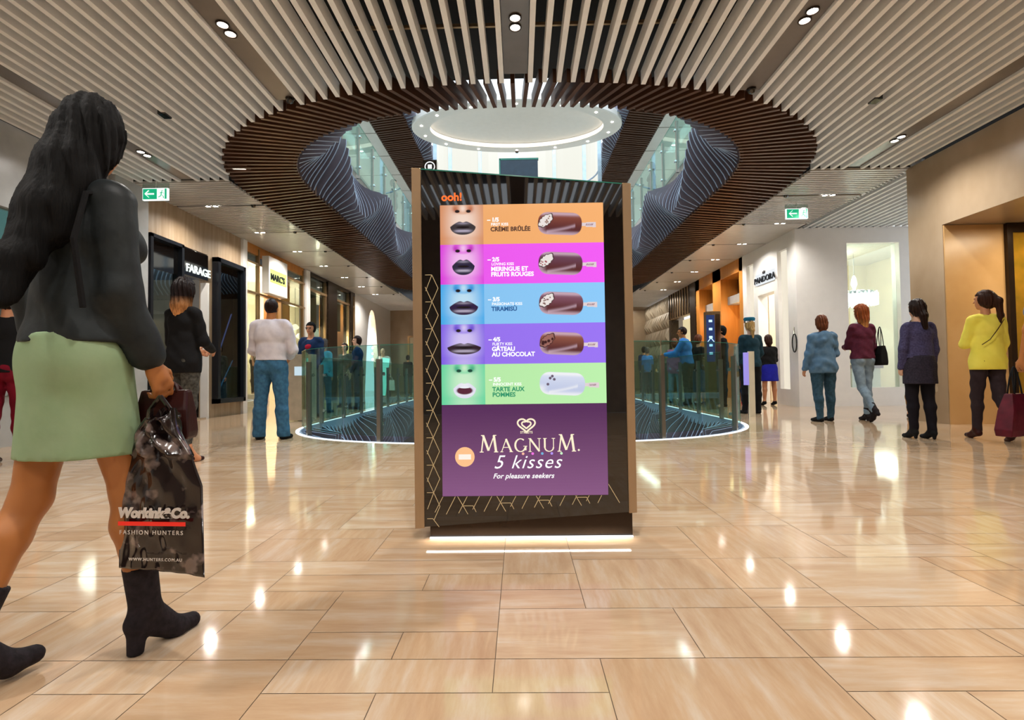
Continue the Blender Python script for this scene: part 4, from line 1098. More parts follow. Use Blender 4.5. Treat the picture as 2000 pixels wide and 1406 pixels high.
def field(prims, P, k):
    d = None
    for p in prims:
        e = rc(P, *p[1:5]) if p[0] == 'c' else ell(P, p[1], p[2], p[3] if len(p) > 3 else None)
        d = e if d is None else smin(d, e, k)
    return d
def sdfmesh(prims, k, h, cut=None, disp=None, lo=None, hi=None):
    bb = [prim_bb(p, .03) for p in prims]
    l = np.min([b[0] for b in bb], 0); u = np.max([b[1] for b in bb], 0)
    if lo is not None: l = np.maximum(l, lo)
    if hi is not None: u = np.minimum(u, hi)
    l = l-2*h; u = u+2*h
    n = np.ceil((u-l)/h).astype(int)+1
    ax = [l[i]+h*np.arange(n[i]) for i in range(3)]
    G = np.stack(np.meshgrid(*ax, indexing='ij'), -1).reshape(-1, 3).astype(np.float32)
    d = field(prims, G, k)
    if disp is not None: d = d+disp(G)
    if cut is not None: d = cut(G, d)
    F = d.reshape(n); F[0] = F[-1] = 1; F[:, 0] = F[:, -1] = 1; F[:, :, 0] = F[:, :, -1] = 1
    ins = F < 0
    c = [ins[i:n[0]-1+i, j:n[1]-1+j, m:n[2]-1+m] for i in (0, 1) for j in (0, 1) for m in (0, 1)]
    s = sum(x.astype(np.int8) for x in c); act = (s > 0) & (s < 8)
    idx = np.full(act.shape, -1, np.int64); nv = int(act.sum()); idx[act] = np.arange(nv)
    I = np.argwhere(act); acc = np.zeros((nv, 3)); cnt = np.zeros(nv)
    corners = [(i, j, m) for i in (0, 1) for j in (0, 1) for m in (0, 1)]
    val = {q: F[I[:, 0]+q[0], I[:, 1]+q[1], I[:, 2]+q[2]] for q in corners}
    for q in corners:
        for a in range(3):
            if q[a]: continue
            w = list(q); w[a] = 1; w = tuple(w); fa, fb = val[q], val[w]; m = (fa < 0) != (fb < 0)
            t = fa[m]/(fa[m]-fb[m]); p = np.tile(np.array(q, float), (int(m.sum()), 1)); p[:, a] = t; acc[m] += p; cnt[m] += 1
    V = l+h*(I+acc/cnt[:, None])
    faces = []
    for a in range(3):
        b, c_ = (a+1) % 3, (a+2) % 3
        sl0 = [slice(None)]*3; sl1 = [slice(None)]*3; sl0[a] = slice(0, n[a]-1); sl1[a] = slice(1, n[a])
        x = ins[tuple(sl0)] != ins[tuple(sl1)]; E_ = np.argwhere(x)
        ok = (E_[:, b] > 0) & (E_[:, c_] > 0) & (E_[:, b] < n[b]-1) & (E_[:, c_] < n[c_]-1); E_ = E_[ok]
        def g(db, dc):
            J = E_.copy(); J[:, b] -= db; J[:, c_] -= dc; return idx[J[:, 0], J[:, 1], J[:, 2]]
        q = np.stack([g(0, 0), g(1, 0), g(1, 1), g(0, 1)], 1)
        fl = ~ins[E_[:, 0], E_[:, 1], E_[:, 2]]; q[fl] = q[fl][:, ::-1]; faces.append(q)
    Fc = np.concatenate(faces); Fc = Fc[(Fc >= 0).all(1)]
    return V, Fc[:, ::-1] if False else Fc
def rotm(yaw=0, pitch=0, roll=0):
    return np.array((Matrix.Rotation(radians(yaw), 3, 'Z') @ Matrix.Rotation(radians(pitch), 3, 'X') @ Matrix.Rotation(radians(roll), 3, 'Y')))
def folds(amp, sc=1.0, ph=0):
    def f(P):
        x, y, z = P[:, 0], P[:, 1], P[:, 2]
        return amp*(np.sin((x*38+z*22+ph)*sc+3*np.sin(z*9+y*14))*.6+np.sin((z*46-y*30+x*12)*sc+2.5*np.sin(x*17+ph))*.5)
    return f

def human(name, label, loc, yaw, H=1.7, fem=True, w=1.0, legs=((0, 0, 3, 0, 0), (0, 0, 3, 0, 0)), arms=((0, 8, 8, 0), (0, 8, 8, 0)), lean=0, slide=0,
          head=(0, 0, 0), skin='skin', hair=None, wear=(), hg=.012, heel=0.0, face=False, cat='person', neck=.0, belly=0, curl=25):
    s = H/1.75; A = np.array
    hipx = (.088 if fem else .085)*s*w; hz = .90*s
    J = {}
    for i, sx in enumerate((1, -1)):
        sw, kn, sp, fp, to = legs[i]; a = radians(sw); k = radians(sw-kn); q = radians(sp)*sx
        hip = A([sx*hipx, 0, hz]); th = A([sin(q), sin(a)*cos(q), -cos(a)*cos(q)]); sh = A([sin(q)*.6, sin(k), -cos(k)])
        knee = hip+th*.435*s; ank = knee+sh*.405*s
        J[i] = [hip, knee, ank, radians(fp), radians(to)*sx]
    need = [J[i][2][2]-(.072*s+heel+(sin(J[i][3])*.13*s if J[i][3] > 0 else 0)) for i in (0, 1)]
    sh_ = min(need)
    for i in (0, 1):
        for k in range(3): J[i][k] = J[i][k]-A([0, 0, sh_])
    pz = hz-sh_; B = A([0, 0, pz-.90*s])     # body offset
    ln = rotm(0, -lean, slide)
    def T(x, y, z):                          # torso point given in standing coordinates (metres at 1.75 m)
        p = A([x*s*w if abs(x) < .5 else x*s, y*s, z*s]); piv = A([0, 0, .93*s]); return ln @ (p-piv)+piv+B
    bw = 1.0
    if fem: tor = [('e', T(0, -.005, .95), A([.165*w, .115*w, .12])*s, ln), ('e', T(0, .0, 1.12), A([.125*w, .09*w, .14])*s, ln), ('e', T(0, -.005, 1.30), A([.145*w, .10*w, .16])*s, ln),
                   ('c', T(-.12, -.01, 1.41), T(.12, -.01, 1.41), .045*s, .045*s), ('e', T(.065, .068, 1.29), A([.054]*3)*s, None), ('e', T(-.065, .068, 1.29), A([.054]*3)*s, None)]
    else: tor = [('e', T(0, 0, .96), A([.155*w, .115*w, .12])*s, ln), ('e', T(0, .01, 1.13), A([.145*w, .105*w, .16])*s, ln), ('e', T(0, -.005, 1.31), A([.17*w, .115*w, .17])*s, ln),
                 ('c', T(-.15, -.01, 1.43), T(.15, -.01, 1.43), .055*s, .055*s)]
    if belly: tor.append(('e', T(0, .05, 1.08), A([.15*w, .13*w+belly, .15])*s, ln))
    glute = [('e', T(.07, -.042, .90), A([.088*w, .078*w, .10])*s, None), ('e', T(-.07, -.042, .90), A([.088*w, .078*w, .10])*s, None)]
    nb = T(0, -.01, 1.42)/1; hc = T(0, .015+neck, 1.648); HM = rotm(head[0], head[1], head[2]) @ ln
    nk = [('c', T(0, -.015, 1.41), hc-A([0, .012, .06])*s, (.052 if fem else .06)*s, (.045 if fem else .055)*s)]
    def Hd(x, y, z): return hc+HM @ (A([x, y, z])*s)
    hd = [('e', Hd(0, -.012, .018), A([.073, .092, .098])*s, HM), ('e', Hd(0, .028, -.035), A([.055, .062, .072])*s, HM), ('c', Hd(0, .088, .012), Hd(0, .108, -.018), .009*s, .012*s),
          ('e', Hd(0, .05, -.088), A([.026, .03, .022])*s, HM), ('e', Hd(.074, -.005, -.01), A([.009, .018, .03])*s, HM), ('e', Hd(-.074, -.005, -.01), A([.009, .018, .03])*s, HM),
          ('c', Hd(-.035, .075, .032), Hd(.035, .075, .032), .014*s, .014*s)]
    tr = 1.0 if fem else 1.06
    lg = []
    for i in (0, 1):
        hip, knee, ank = J[i][:3]; mid = knee+(ank-knee)*.28+A([0, -.012, 0])*s
        lg.append([('c', hip+A([0, -.005, -.01]), knee, .083*s*w*tr, .053*s*w**.6), ('c', knee, mid, .052*s*w**.6, .054*s*w**.6), ('c', mid, ank, .053*s*w**.6, .034*s)])
    feet = []
    for i, sx in enumerate((1, -1)):
        ank, fp, to = J[i][2], J[i][3], J[i][4]; dirh = A([sin(to), cos(to), 0])
        rise = heel
        ballz = .028*s; hlz = .035*s+heel
        dn = math.asin(min(.95, heel/(.17*s))) if heel else 0
        L_ = .175*s*cos(dn)
        hp = ank+A([0, 0, -.04*s])-dirh*.028*s; bp = A([ank[0], ank[1], 0])+dirh*(.105*s)+A([0, 0, ank[2]-(.072*s+heel)+ballz])
        tp = bp+dirh*.065*s+A([0, 0, -.005*s])
        if fp:
            ax = np.cross(dirh, A([0, 0, 1])); R_ = np.array(Matrix.Rotation(-fp, 3, Vector(ax))); f2 = lambda p: ank+R_ @ (p-ank); hp, bp, tp = f2(hp), f2(bp), f2(tp)
        feet.append((ank, hp, bp, tp, dirh))
    ft = [[('c', f[0], f[1], .036*s, .030*s), ('c', f[0], f[2], .034*s, .028*s), ('c', f[1], f[2], .028*s, .030*s), ('c', f[2], f[3], .030*s, .022*s)] for f in feet]
    AJ = []; ar = []; hn = []
    for i, sx in enumerate((1, -1)):
        fw, out, el, inn = arms[i]; a = radians(fw); o = radians(max(3, out-4))*sx
        shd = T(sx*(.152 if fem else .18), -.01, 1.40) if True else 0
        u = A([sin(o)*cos(a), sin(a), -cos(a)*cos(o)]); elb = shd+u*.29*s
        e = radians(fw+el); io = radians(inn)*-sx; f = A([sin(o)*.3*cos(e)+sin(io), sin(e)*cos(io), -cos(e)*cos(io)]); f /= np.linalg.norm(f)
        wr = elb+f*.245*s
        sd = A([float(sx), 0, 0]); n_ = -(sd-f*(sd @ f)); nl = np.linalg.norm(n_)
        n_ = n_/nl if nl > .1 else A([0, 0, -1.]); lat = np.cross(n_, f); lat = lat if (lat[1]-(.5*lat[2] if abs(lat[1]) < .3 else 0)) > 0 else -lat
        if lat[1] < -.05: lat = -lat
        AJ.append((shd, elb, wr, f, n_, lat))
        af = 1.0 if fem else 1.18
        ar.append([('c', shd, elb, .043*s*af*w**.5, .037*s*af), ('c', elb, wr, .037*s*af, .024*s*af)])
        pc = wr+f*.045*s; hp = [('c', wr, pc, .023*s, .024*s), ('c', wr+f*.02*s+lat*.018*s, pc+f*.03*s+lat*.024*s, .016*s, .014*s), ('c', wr+f*.02*s-lat*.016*s, pc+f*.03*s-lat*.022*s, .015*s, .014*s)]
        c1 = radians(curl)
        for k, (off, ln_) in enumerate(((.028, .9), (.0095, 1.0), (-.0095, .94), (-.028, .74))):
            p = pc+f*.034*s+lat*off*s; c = c1*(.8+.12*k); d_ = f
            for q, (sl, r0, r1) in enumerate(((.036, .0088, .0082), (.024, .0082, .0075), (.02, .0075, .006))):
                d2 = f*cos(c*(q+.6))+n_*sin(c*(q+.6)); p2 = p+d2*sl*ln_*s; hp.append(('c', p, p2, r0*s, r1*s)); p = p2
        p = wr+f*.018*s+lat*.024*s; d_ = (lat*.75+f*.75+n_*.35); d_ /= np.linalg.norm(d_); p2 = p+d_*.035*s; d3 = (lat*.2+f+n_*.45); d3 /= np.linalg.norm(d3); p3 = p2+d3*.035*s
        hp += [('c', p, p2, .0115*s, .01*s), ('c', p2, p3, .0095*s, .0075*s)]
        hn.append(hp)
    allp = tor+glute+nk+lg[0]+lg[1]+ft[0]+ft[1]+ar[0]+ar[1]
    # body: large parts blended softly, then head and hands with tight blends
    def bodyfield(G):
        d = field(allp, G, .022)
        h1 = field(hd, G, .012); d = smin(d, h1, .012)
        for hp in hn:
            bb = [prim_bb(p, .02) for p in hp]; l = np.min([b[0] for b in bb], 0); u = np.max([b[1] for b in bb], 0)
            m = ((G > l) & (G < u)).all(1)
            if m.any():
                dm = d[m]; e = None
                for j, p in enumerate(hp):
                    v = rc(G[m], *p[1:5]); e = v if e is None else smin(e, v, .004 if j > 2 else .012)
                d[m] = smin(dm, e, .006)
        return d
    ph_ = allp+hd+hn[0]+hn[1]
    V, F = sdfmesh(ph_, .02, hg, cut=lambda G, d: np.maximum(bodyfield(G), -G[:, 2]))
    body = npmesh(name, V, F, M[skin]); body.location = (loc[0], loc[1], loc[2] if len(loc) > 2 else 0); body.rotation_euler = (0, 0, radians(yaw))
    tag(body, label, cat)
    def kid(nm, prims, k, m, cut=None, disp=None, h=None, lbl=None, lo=None, hi=None):
        V, F = sdfmesh(prims, k, h or hg, cut, disp, lo, hi)
        if len(F) == 0: return None
        o = npmesh(nm, V, F, m, body)
        if lbl: o['label'] = lbl
        return o
    grow = lambda ps, t: [(p[0], p[1], p[2], p[3]+t, p[4]+t) if p[0] == 'c' else ('e', p[1], np.array(p[2])+t, p[3] if len(p) > 3 else None) for p in ps]
    if face:
        for sx in (-1, 1):
            e = MB(); e.lathe([(0, -.011), (.008, -.008), (.0115, 0), (.008, .008), (0, .011)], n=10); o = e.build('eye', M['eye'], body, smooth=True); p = Hd(sx*.031, .078, .008); o.location = [float(v) for v in p]
        kid('mouth', [('c', Hd(-.018, .083, -.052), Hd(.018, .083, -.052), .008*s, .008*s)], .01, M['lip'], h=.005)
    if hair:
        hm = M[hair['m']]; t = hair.get('t', .014)
        cap = [('e', Hd(0, -.016, .022), A([.073+t, .092+t, .098+t])*s, HM)]
        if hair.get('back', True): cap.append(('e', Hd(0, -.045, -.035), A([.066+t, .05+t, .065+t])*s, HM))
        ch = [('c', Hd(*a[:3]), Hd(*b[:3]), a[3]*s, b[3]*s) for chain in hair.get('chains', []) for a, b in zip(chain[:-1], chain[1:])]
        fr = hair.get('front', .055); side_ = hair.get('side', .0)
        iH = HM.T
        def hcut(G, d):
            q = (G-hc.astype(np.float32)) @ HM.astype(np.float32)
            hairline = np.minimum(q[:, 1]/s-(.02+side_), .06-q[:, 2]/s)   # face opening: in front and below the hairline
            return np.maximum(d, np.minimum(hairline, .1)*s)
        amp = hair.get('amp', .004)
        def hd_(G):
            q = (G-hc.astype(np.float32)) @ HM.astype(np.float32); an = np.arctan2(q[:, 0], -q[:, 1]+.001)
            return amp*np.sin(an*22+q[:, 2]*25)+amp*.7*np.sin(q[:, 0]*190+q[:, 2]*14)
        kid('hair', cap+ch, hair.get('k', .02), hm, cut=hcut, disp=hd_, h=min(hg, .01))
    for g in wear:
        t = g.get('th', .014)*s; k = g.get('k', .025); m = g['m'] if not isinstance(g['m'], str) else M[g['m']]; dsp = folds(g.get('fold', .004), g.get('fs', 1), len(g['n']))
        if g['t'] == 'top':
            sl = g.get('sl', 1.0); ps = grow(tor, t)
            hem = g.get('hem', .98); zt = B[2]+hem*s
            if hem < 1.1: ps.append(('e', T(0, -.008, 1.08), A([.142*w, .098*w, .24])*s+t, ln))
            if hem < .95: ps += grow(glute, t*.6)
            if hem < .86:
                fl = g.get('flare', .0); ps += [('e', T(0, -.008, .90), A([.158*w+fl, .118*w+fl, .30])*s+t*.6, None)]
                for i in (0, 1): ps += grow([lg[i][0]], t+fl)
            for i in (0, 1):
                a = grow(ar[i], t*.8); 
                if sl >= .99: ps += [a[0], a[1]]
                else:
                    Lt = sl*2
                    if Lt <= 1: p = a[0]; ps.append(('c', p[1], p[1]+(p[2]-p[1])*Lt, p[3], p[3]+(p[4]-p[3])*Lt+.006))
                    else: p = a[1]; ps += [a[0], ('c', p[1], p[1]+(p[2]-p[1])*(Lt-1), p[3], p[3]+(p[4]-p[3])*(Lt-1)+.004)]
            if g.get('collar', 0): ps += [('c', T(0, -.02, 1.44), T(0, -.012, 1.44+g['collar']), .058*s+t*.3, .055*s+t*.3)]
            if g.get('hood'): ps += [('e', T(0, -.09, 1.42), A([.13, .06, .09])*s, ln), ('c', T(.12, -.04, 1.44), T(-.05, -.12, 1.34), .045*s, .05*s)]
            arms_lo = [min(AJ[i][1][2], AJ[i][2][2]) for i in (0, 1)]
            def tcut(G, d, zt=zt, sl=sl):
                # plane hem on the torso only: arms hang past it
                da = np.minimum(rc(G, AJ[0][0], AJ[0][1], .044*s+t, .038*s+t), rc(G, AJ[1][0], AJ[1][1], .044*s+t, .038*s+t))
                for i in (0, 1):
                    e = AJ[i][1]+(AJ[i][2]-AJ[i][1])*max(0, min(1, sl*2-1)); da = np.minimum(da, rc(G, AJ[i][1], e, .038*s+t, .032*s+t))
                h = zt-G[:, 2]; h = np.where(da < .004, -1, h)
                d = np.maximum(d, h)
                c0 = T(0, .02 if not g.get('vneck') else .06, 1.47+g.get('collar', 0)*1.2)
                return np.maximum(d, -(ell(G, c0, A([.062, .075 if not g.get('vneck') else .1, .05])*s)))
            kid(g['n'], ps, k, m, tcut, dsp, lbl=g.get('label'))
        elif g['t'] == 'patch':
            kid(g['n'], [('e', T(*g['p']), A(g['r'])*s, ln)], .01, m, None, None)
        elif g['t'] == 'pants':
            end = g.get('end', .95); ps = grow([tor[0]]+glute, t*.8); fl = g.get('flare', 0)
            for i in (0, 1):
                a = grow(lg[i], t); ps += a[:2]; p = a[2]; ps.append(('c', p[1], p[1]+(p[2]-p[1])*end, p[3]+fl*.3, p[4]+fl))
                if end > .9: ps.append(('c', p[1]+(p[2]-p[1])*.8, p[2]-A([0, 0, .02]), p[4]+fl, p[4]+fl))
            zt = B[2]+g.get('top', 1.04)*s; zb = .035*s
            kid(g['n'], ps, g.get('k', .018), m, lambda G, d: np.maximum(np.maximum(d, G[:, 2]-zt), (zb-G[:, 2]) if end > .9 else -1), dsp, lbl=g.get('label'))
        elif g['t'] == 'skirt':
            z0 = B[2]+g['hem']*s; z1 = B[2]+g.get('top', 1.06)*s; wx0, wx1 = g.get('wb', .2)*s*w, (g.get('wt', .14)+.012)*s*w; yr = g.get('yr', .86); off = g.get('off', (0, 0))
            ps = [('c', A([0, 0, z0]), A([0, 0, z1]), wx0+.06, wx0+.06)]
            def sk(G, d, z0=z0, z1=z1):
                u = np.clip((G[:, 2]-z0)/(z1-z0), 0, 1); r = wx0+(wx1-wx0)*u**1.3
                x = G[:, 0]-off[0]*(1-u); y = G[:, 1]-off[1]*(1-u)+.005
                an = np.arctan2(y, x); ry = r*yr
                q = np.sqrt((x/r)**2+(y/ry)**2)-1
                d = q*r*.8+.004*np.sin(an*g.get('pl', 7)+2)*(1-u)
                d = smin(d, field(grow(glute+[lg[0][0], lg[1][0], lg[0][1], lg[1][1]], .004), G, .03), .04)
                return np.maximum(d, np.maximum(z0-G[:, 2], G[:, 2]-z1))
            kid(g['n'], ps, .01, m, sk, None, lbl=g.get('label'))
        elif g['t'] == 'shoe':
            bt = g.get('boot', 0); hl = g.get('hr', .018)
            for i in (0, 1):
                ank, hp, bp, tp, dr = feet[i]; fh = min(hg, .009)
                tt = .006
                ps = grow(ft[i][1:], tt) if not g.get('open') else [('c', feet[i][1]+A([0,0,-.01]), bp, .026*s, .034*s), ('c', bp, tp, .034*s, .024*s)]
                if bt: ps += [('c', ank, ank+(J[i][1]-ank)/np.linalg.norm(J[i][1]-ank)*bt, .046*s, .050*s)]
                if not g.get('open'): ps.append(('c', ank, hp, .040*s, .036*s))
                if heel > .03:
                    hb = A([hp[0], hp[1], 0])-dr*.004
                    up = J[i][3]
                    if up: hb = hp+(bp-hp)*.0+A([0, 0, -.0])+np.array(Matrix.Rotation(-up, 3, Vector(np.cross(dr, A([0, 0, 1]))))) @ A([0, 0, -(heel+.03*s)])
                    ps.append(('c', hp+A([0, 0, -.01]), hb, .03*s, hl*s))
                tip = min(0, 0)
                ct = (J[i][1]-ank)/np.linalg.norm(J[i][1]-ank); lim = ank+ct*(bt+.0 if bt else .02)
                lift = min(J[i][2][2] for i in (i,))-(.072*s+heel)
                def scut(G, d, lim=lim, ct=ct, lift=lift, ank=ank):
                    d = np.maximum(d, ((G-lim.astype(np.float32)) @ ct.astype(np.float32)) if True else -1)
                    return np.maximum(d, .001-G[:, 2])
                kid('shoe', ps, .012, m, scut, None, h=fh, lbl=g.get('label'))
    info = {'hand': [a[2]+a[3]*.09*s for a in AJ], 'sh': [a[0] for a in AJ], 'wr': [a[2] for a in AJ], 'elb': [a[1] for a in AJ], 'head': hc, 'HM': HM, 's': s, 'B': B, 'obj': body, 'T': T}
    Rz_ = Matrix.Rotation(radians(yaw), 3, 'Z')
    info['world'] = lambda p: Vector(body.location)+Rz_ @ Vector([float(v) for v in p])
    return info

def handbag(name, label, loc, rz, w, h, d, m, handle=.16, hm=None, cat='bag', taper=.85, group=None, sag=0):
    """bag hanging from loc (top of its handles)"""
    t = empty(name, (loc[0], loc[1], loc[2]-handle-h), rz, label, cat, group)
    mb = MB(); tw = w*taper; v = []
    for z, ww, dd in ((0, w*.96, d*.9), (h*.15, w, d), (h*.6, (w+tw)/2, d*.9), (h, tw, d*.45)):
        v += [(-ww/2, -dd/2, z), (ww/2, -dd/2, z), (ww/2, dd/2, z), (-ww/2, dd/2, z)]
    f = [(3, 2, 1, 0), (12, 13, 14, 15)]+[(r*4+k, r*4+(k+1) % 4, (r+1)*4+(k+1) % 4, (r+1)*4+k) for r in range(3) for k in range(4)]
    mb.add(v, f); b = mb.build('body', m, t, bevel=.008)
    for sy in (-1, 1):
        hb = MB(); hb.tube([(-tw*.28*cos(a_)*1.0, sy*d*.2*(1-sin(a_)), h-.01+(handle+.005)*sin(a_)) for a_ in [pi*i/12 for i in range(13)]], .006, 6); hb.build('handle', hm or m, t, smooth=True)
    return t

# ---- clothing materials
C_ = dict(dcharcoal=cloth('charcoal_leather', '2C3234', '1C2022', 14, .5), sage=cloth('sage_skirt', '8FA583', '86A07A', 10, .8), black=cloth('black_cloth', '141416', scale=20), blackboot=cloth('suede_black', '1C181B', '2A2429', 60, .8),
          white=cloth('white_shirt', 'D9D3D8', 'C6C0C8', 12), jean=cloth('blue_jeans', '2F5574', '3F6D8C', 25), jeand=cloth('dark_jeans', '28414F', '35556A', 25), jeanl=cloth('light_jeans', '72869A', '8AA2B5', 18),
          denim=cloth('denim_shirt', '4A6C8C', '5F7E9A', 16), grey=cloth('grey_pattern', '57554F', '2B2A27', 40), maroon=cloth('maroon_knit', '5C2438', '4A1C2E', 30), red=cloth('crimson_trousers', '7A0C24', '63081C', 10),
          navyj=cloth('navy_tweed', '4E4B70', '35324F', 60), navys=cloth('navy_skirt', '231F2A', '34303E', 60), tights=cloth('black_tights', '15121A', scale=10), yellow=cloth('yellow_blazer', 'FFF56E', 'F5EA5A', 6, .7),
          blue=cloth('blue_shirt', '2F6FB4', '3B80C4', 14), staff=cloth('teal_uniform', '1C3A46', '16303A', 14), bskirt=cloth('cobalt_skirt', '2226A8', '1C1F8E', 10), nav=cloth('navy_jumper', '14284A', '1B355C', 14),
          redj=cloth('red_panel', 'B0203A', scale=12), teal=cloth('teal_cap', '1F6A86', scale=20), beige=cloth('beige_trousers', 'A87A3C', scale=14), greyt=cloth('grey_tshirt', '7E8590', scale=14), tee=cloth('pale_tee', 'C9CCC4', scale=14),
          pink=cloth('pink_top', 'B86A8E', scale=14), aqua=cloth('aqua_coat', '4AA8C8', scale=14), purple=cloth('purple_stripe', '4E2A5E', scale=20), brownl=cloth('brown_leather', '3A1612', '2A100E', 12, .4), plum=cloth('plum_leather', '5A1424', '3E0E1A', 10, .4))
LH = lambda l, r1=.07, r2=.045, x=0, y=-.05: [[(0+x*.3, -.05, 0, r1), (x, y-.02, -l*.5, r1*.95), (x, y-.02, -l, r2)], [(.035, -.03, -.02, .055), (.04+x, y, -l*.6, .045)], [(-.035, -.03, -.02, .055), (-.04+x, y, -l*.6, .045)]]

# 1 large foreground woman, striding right
P1 = human('person', 'largest foreground woman with very long dark hair, dark jacket, sage skirt, black heeled boots', (-1.245, 1.43, 0), -18, H=1.54, w=.95,
    legs=((12, 5, 2, 0, 0), (-9, 13, 3, 0, 0)), arms=((0, 9, 22, -4), (-8, 10, 20, 0)), lean=2, slide=0, head=(38, 0, 0), skin='skin_tan', heel=.06, hg=.0075, curl=55,
    hair=dict(m='h_black', t=.012, chains=[[(0, -.05, 0, .075), (-.03, -.10, -.14, .07), (-.06, -.15, -.30, .06), (-.09, -.2, -.47, .04), (-.11, -.24, -.6, .02)],
                                  [(.02, -.04, -.02, .06), (.0, -.11, -.2, .05), (-.03, -.16, -.38, .035)], [(-.05, -.03, -.02, .06), (-.09, -.1, -.25, .05), (-.13, -.17, -.45, .03), (-.16, -.22, -.55, .015)]], amp=.004, k=.03),
    wear=[dict(n='jacket', t='top', m=C_['dcharcoal'], sl=.93, hem=.955, th=.022, fold=.0045, fs=.7, collar=.03), dict(n='skirt', t='skirt', m=C_['sage'], hem=.60, top=.985, wb=.160, wt=.145, yr=.86, pl=5),
          dict(n='ankle_boots', t='shoe', m=C_['blackboot'], boot=.135, hr=.024)])
w_ = P1['world'](P1['hand'][0])
bs1 = MB(); T1 = P1['T']; bs1.tube([tuple(T1(.13, .04, 1.455)), tuple(T1(.15, -.09, 1.40)), tuple(T1(.165, -.125, 1.25)), tuple(T1(.18, -.1, 1.05))], .008, 6); bs1.build('bag_strap', C_['black'], P1['obj'])
handbag('handbag', 'dark brown leather handbag carried by the foreground woman', (w_.x-.035, w_.y+.06, w_.z+.03), radians(10), .15, .15, .08, C_['brownl'], handle=.03)
# crumpled plastic shopping bag
def plastic_bag():
    t = empty('shopping_bag', (w_.x+.02, w_.y-.045, w_.z-.50), radians(-4), 'crumpled black plastic bag with white lettering and red underline, held by the foreground woman', 'shopping bag')
    nx, nz = 46, 60; rnd = np.random.RandomState(5); v = []; 
    Wd, Hh = .245, .44
    for side_ in (-1, 1):
        for j in range(nz+1):
            z = j/nz; zz = z*Hh
            wd = Wd*(1.0 if z < .55 else 1-.72*((z-.55)/.45)**1.1)
            for i in range(nx+1):
                u = i/nx-.5; x = u*wd+.012*(1-z)*(u > 0)*2*u+.02*(z > .6)*(z-.6)*sin(z*20)
                th = .030*(1-abs(2*u)**2.5)*(1-.3*z)*(.25+min(1, z*4)*.75)
                cr = .005*sin(u*13+z*16+2*sin(z*7))*(.2+z)+.0035*sin(z*22+u*18)*(.2+z)+.0018*sin(u*34-z*20)
                if z > .72: th = th*.9+.01; cr *= 2.0
                e = (1-abs(2*u)**6)
                dz = -.022*(u+.5)**3*(1-z)-.0
                v.append((x, side_*(th+cr*e), zz+dz+(.012*sin(u*16) if z > .97 else 0)))
    f = []
    n = (nx+1)*(nz+1)
    for s_ in (0, 1):
        for j in range(nz):
            for i in range(nx):
                a = s_*n+j*(nx+1)+i; q = (a, a+1, a+nx+2, a+nx+1); f.append(q if s_ == 0 else q[::-1])
    for j in range(nz):
        for i_ in (0, nx):
            a = j*(nx+1)+i_; f.append((a, a+nx+1, n+a+nx+1, n+a))
    for i in range(nx): f.append((i, i+1, n+i+1, n+i))
    m, N, L, P = newmat('black_plastic')
    tc = N.new('ShaderNodeTexCoord'); nz_ = N.new('ShaderNodeTexNoise'); nz_.inputs['Scale'].default_value = 16; nz_.inputs['Detail'].default_value = 3
    L.new(tc.outputs['Object'], nz_.inputs['Vector']); cr = N.new('ShaderNodeValToRGB'); cr.color_ramp.elements[0].position = .56; cr.color_ramp.elements[1].position = .64
    cr.color_ramp.elements[0].color = (*lin('1A1010'), 1); cr.color_ramp.elements[1].color = (*lin('6E5F5A'), 1); L.new(nz_.outputs[0], cr.inputs[0]); L.new(cr.outputs[0], P.inputs['Base Color'])
    P.inputs['Roughness'].default_value = .18; P.inputs['Coat Weight'].default_value = .5
    b = MB(); b.add(v, f); body = b.build('body', m, t, smooth=True)
    wm = mat('print_white', 'DDD4CC', .5); rd = emat('print_red', 'E0261A', .25, 'E0261A')
    textmesh('lettering', 'Workink&Co.', .036, wm, facing((-.088, -.042, .155), (1, 0, 0), (0, .03, 1)), t, .001, bold=.0022, shear=.12)
    MB().box(-.088, .108, -.0425, -.0405, .132, .143).build('red_underline', rd, t)
    textmesh('lettering', 'FASHION HUNTERS', .0165, wm, facing((-.085, -.041, .108), (1, 0, 0)), t, .0006, space=1.35)
    textmesh('lettering', 'WWW.HUNTERS.COM.AU', .0115, wm, facing((-.06, -.037, .035), (1, 0, 0)), t, .0006, space=1.2)
    for sx in (-1, 1):
        h = MB(); h.tube([(sx*.03, 0, .40), (sx*.028, 0, .45), (0, 0, .485)], .006, 6); h.build('handle', m, t)
plastic_bag()

# 2 person in crimson trousers at the far left edge
P2 = human('person', 'person in dark top and crimson trousers at the far left edge behind the foreground woman', (-4.98, 4.9, 0), 20, H=1.68, fem=True, legs=((3, 2, 2, 0, 0), (-3, 2, 2, 0, 0)), arms=((15, 12, 35, 10), (0, 8, 8, 0)), skin='skin',
    hair=dict(m='h_dark'), wear=[dict(n='top', t='top', m=C_['black'], sl=.3, hem=.9), dict(n='trousers', t='pants', m=C_['red']), dict(n='flat_shoes', t='shoe', m=C_['brownl'])])
# 3 woman with ombre hair
P3 = human('person', 'woman with dark to copper ombre hair, black blazer, patterned grey trousers and stiletto heels', (-3.22, 4.86, 0), -12, H=1.64, w=1.0, legs=((-2, 2, 0, 0, 5), (3, 3, -1, 0, 5)), arms=((10, 14, 60, 25), (10, 14, 60, 25)), heel=.09, skin='skin',
    head=(10, 0, 0), hg=.009, hair=dict(m='h_ombre', t=.02, chains=LH(.33, .085, .05), amp=.006, k=.03),
    wear=[dict(n='blazer', t='top', m=C_['black'], hem=.80, th=.02, flare=.0), dict(n='trousers', t='pants', m=C_['grey'], end=.86, th=.012), dict(n='stilettos', t='shoe', m=C_['brownl'], hr=.006, open=True)])
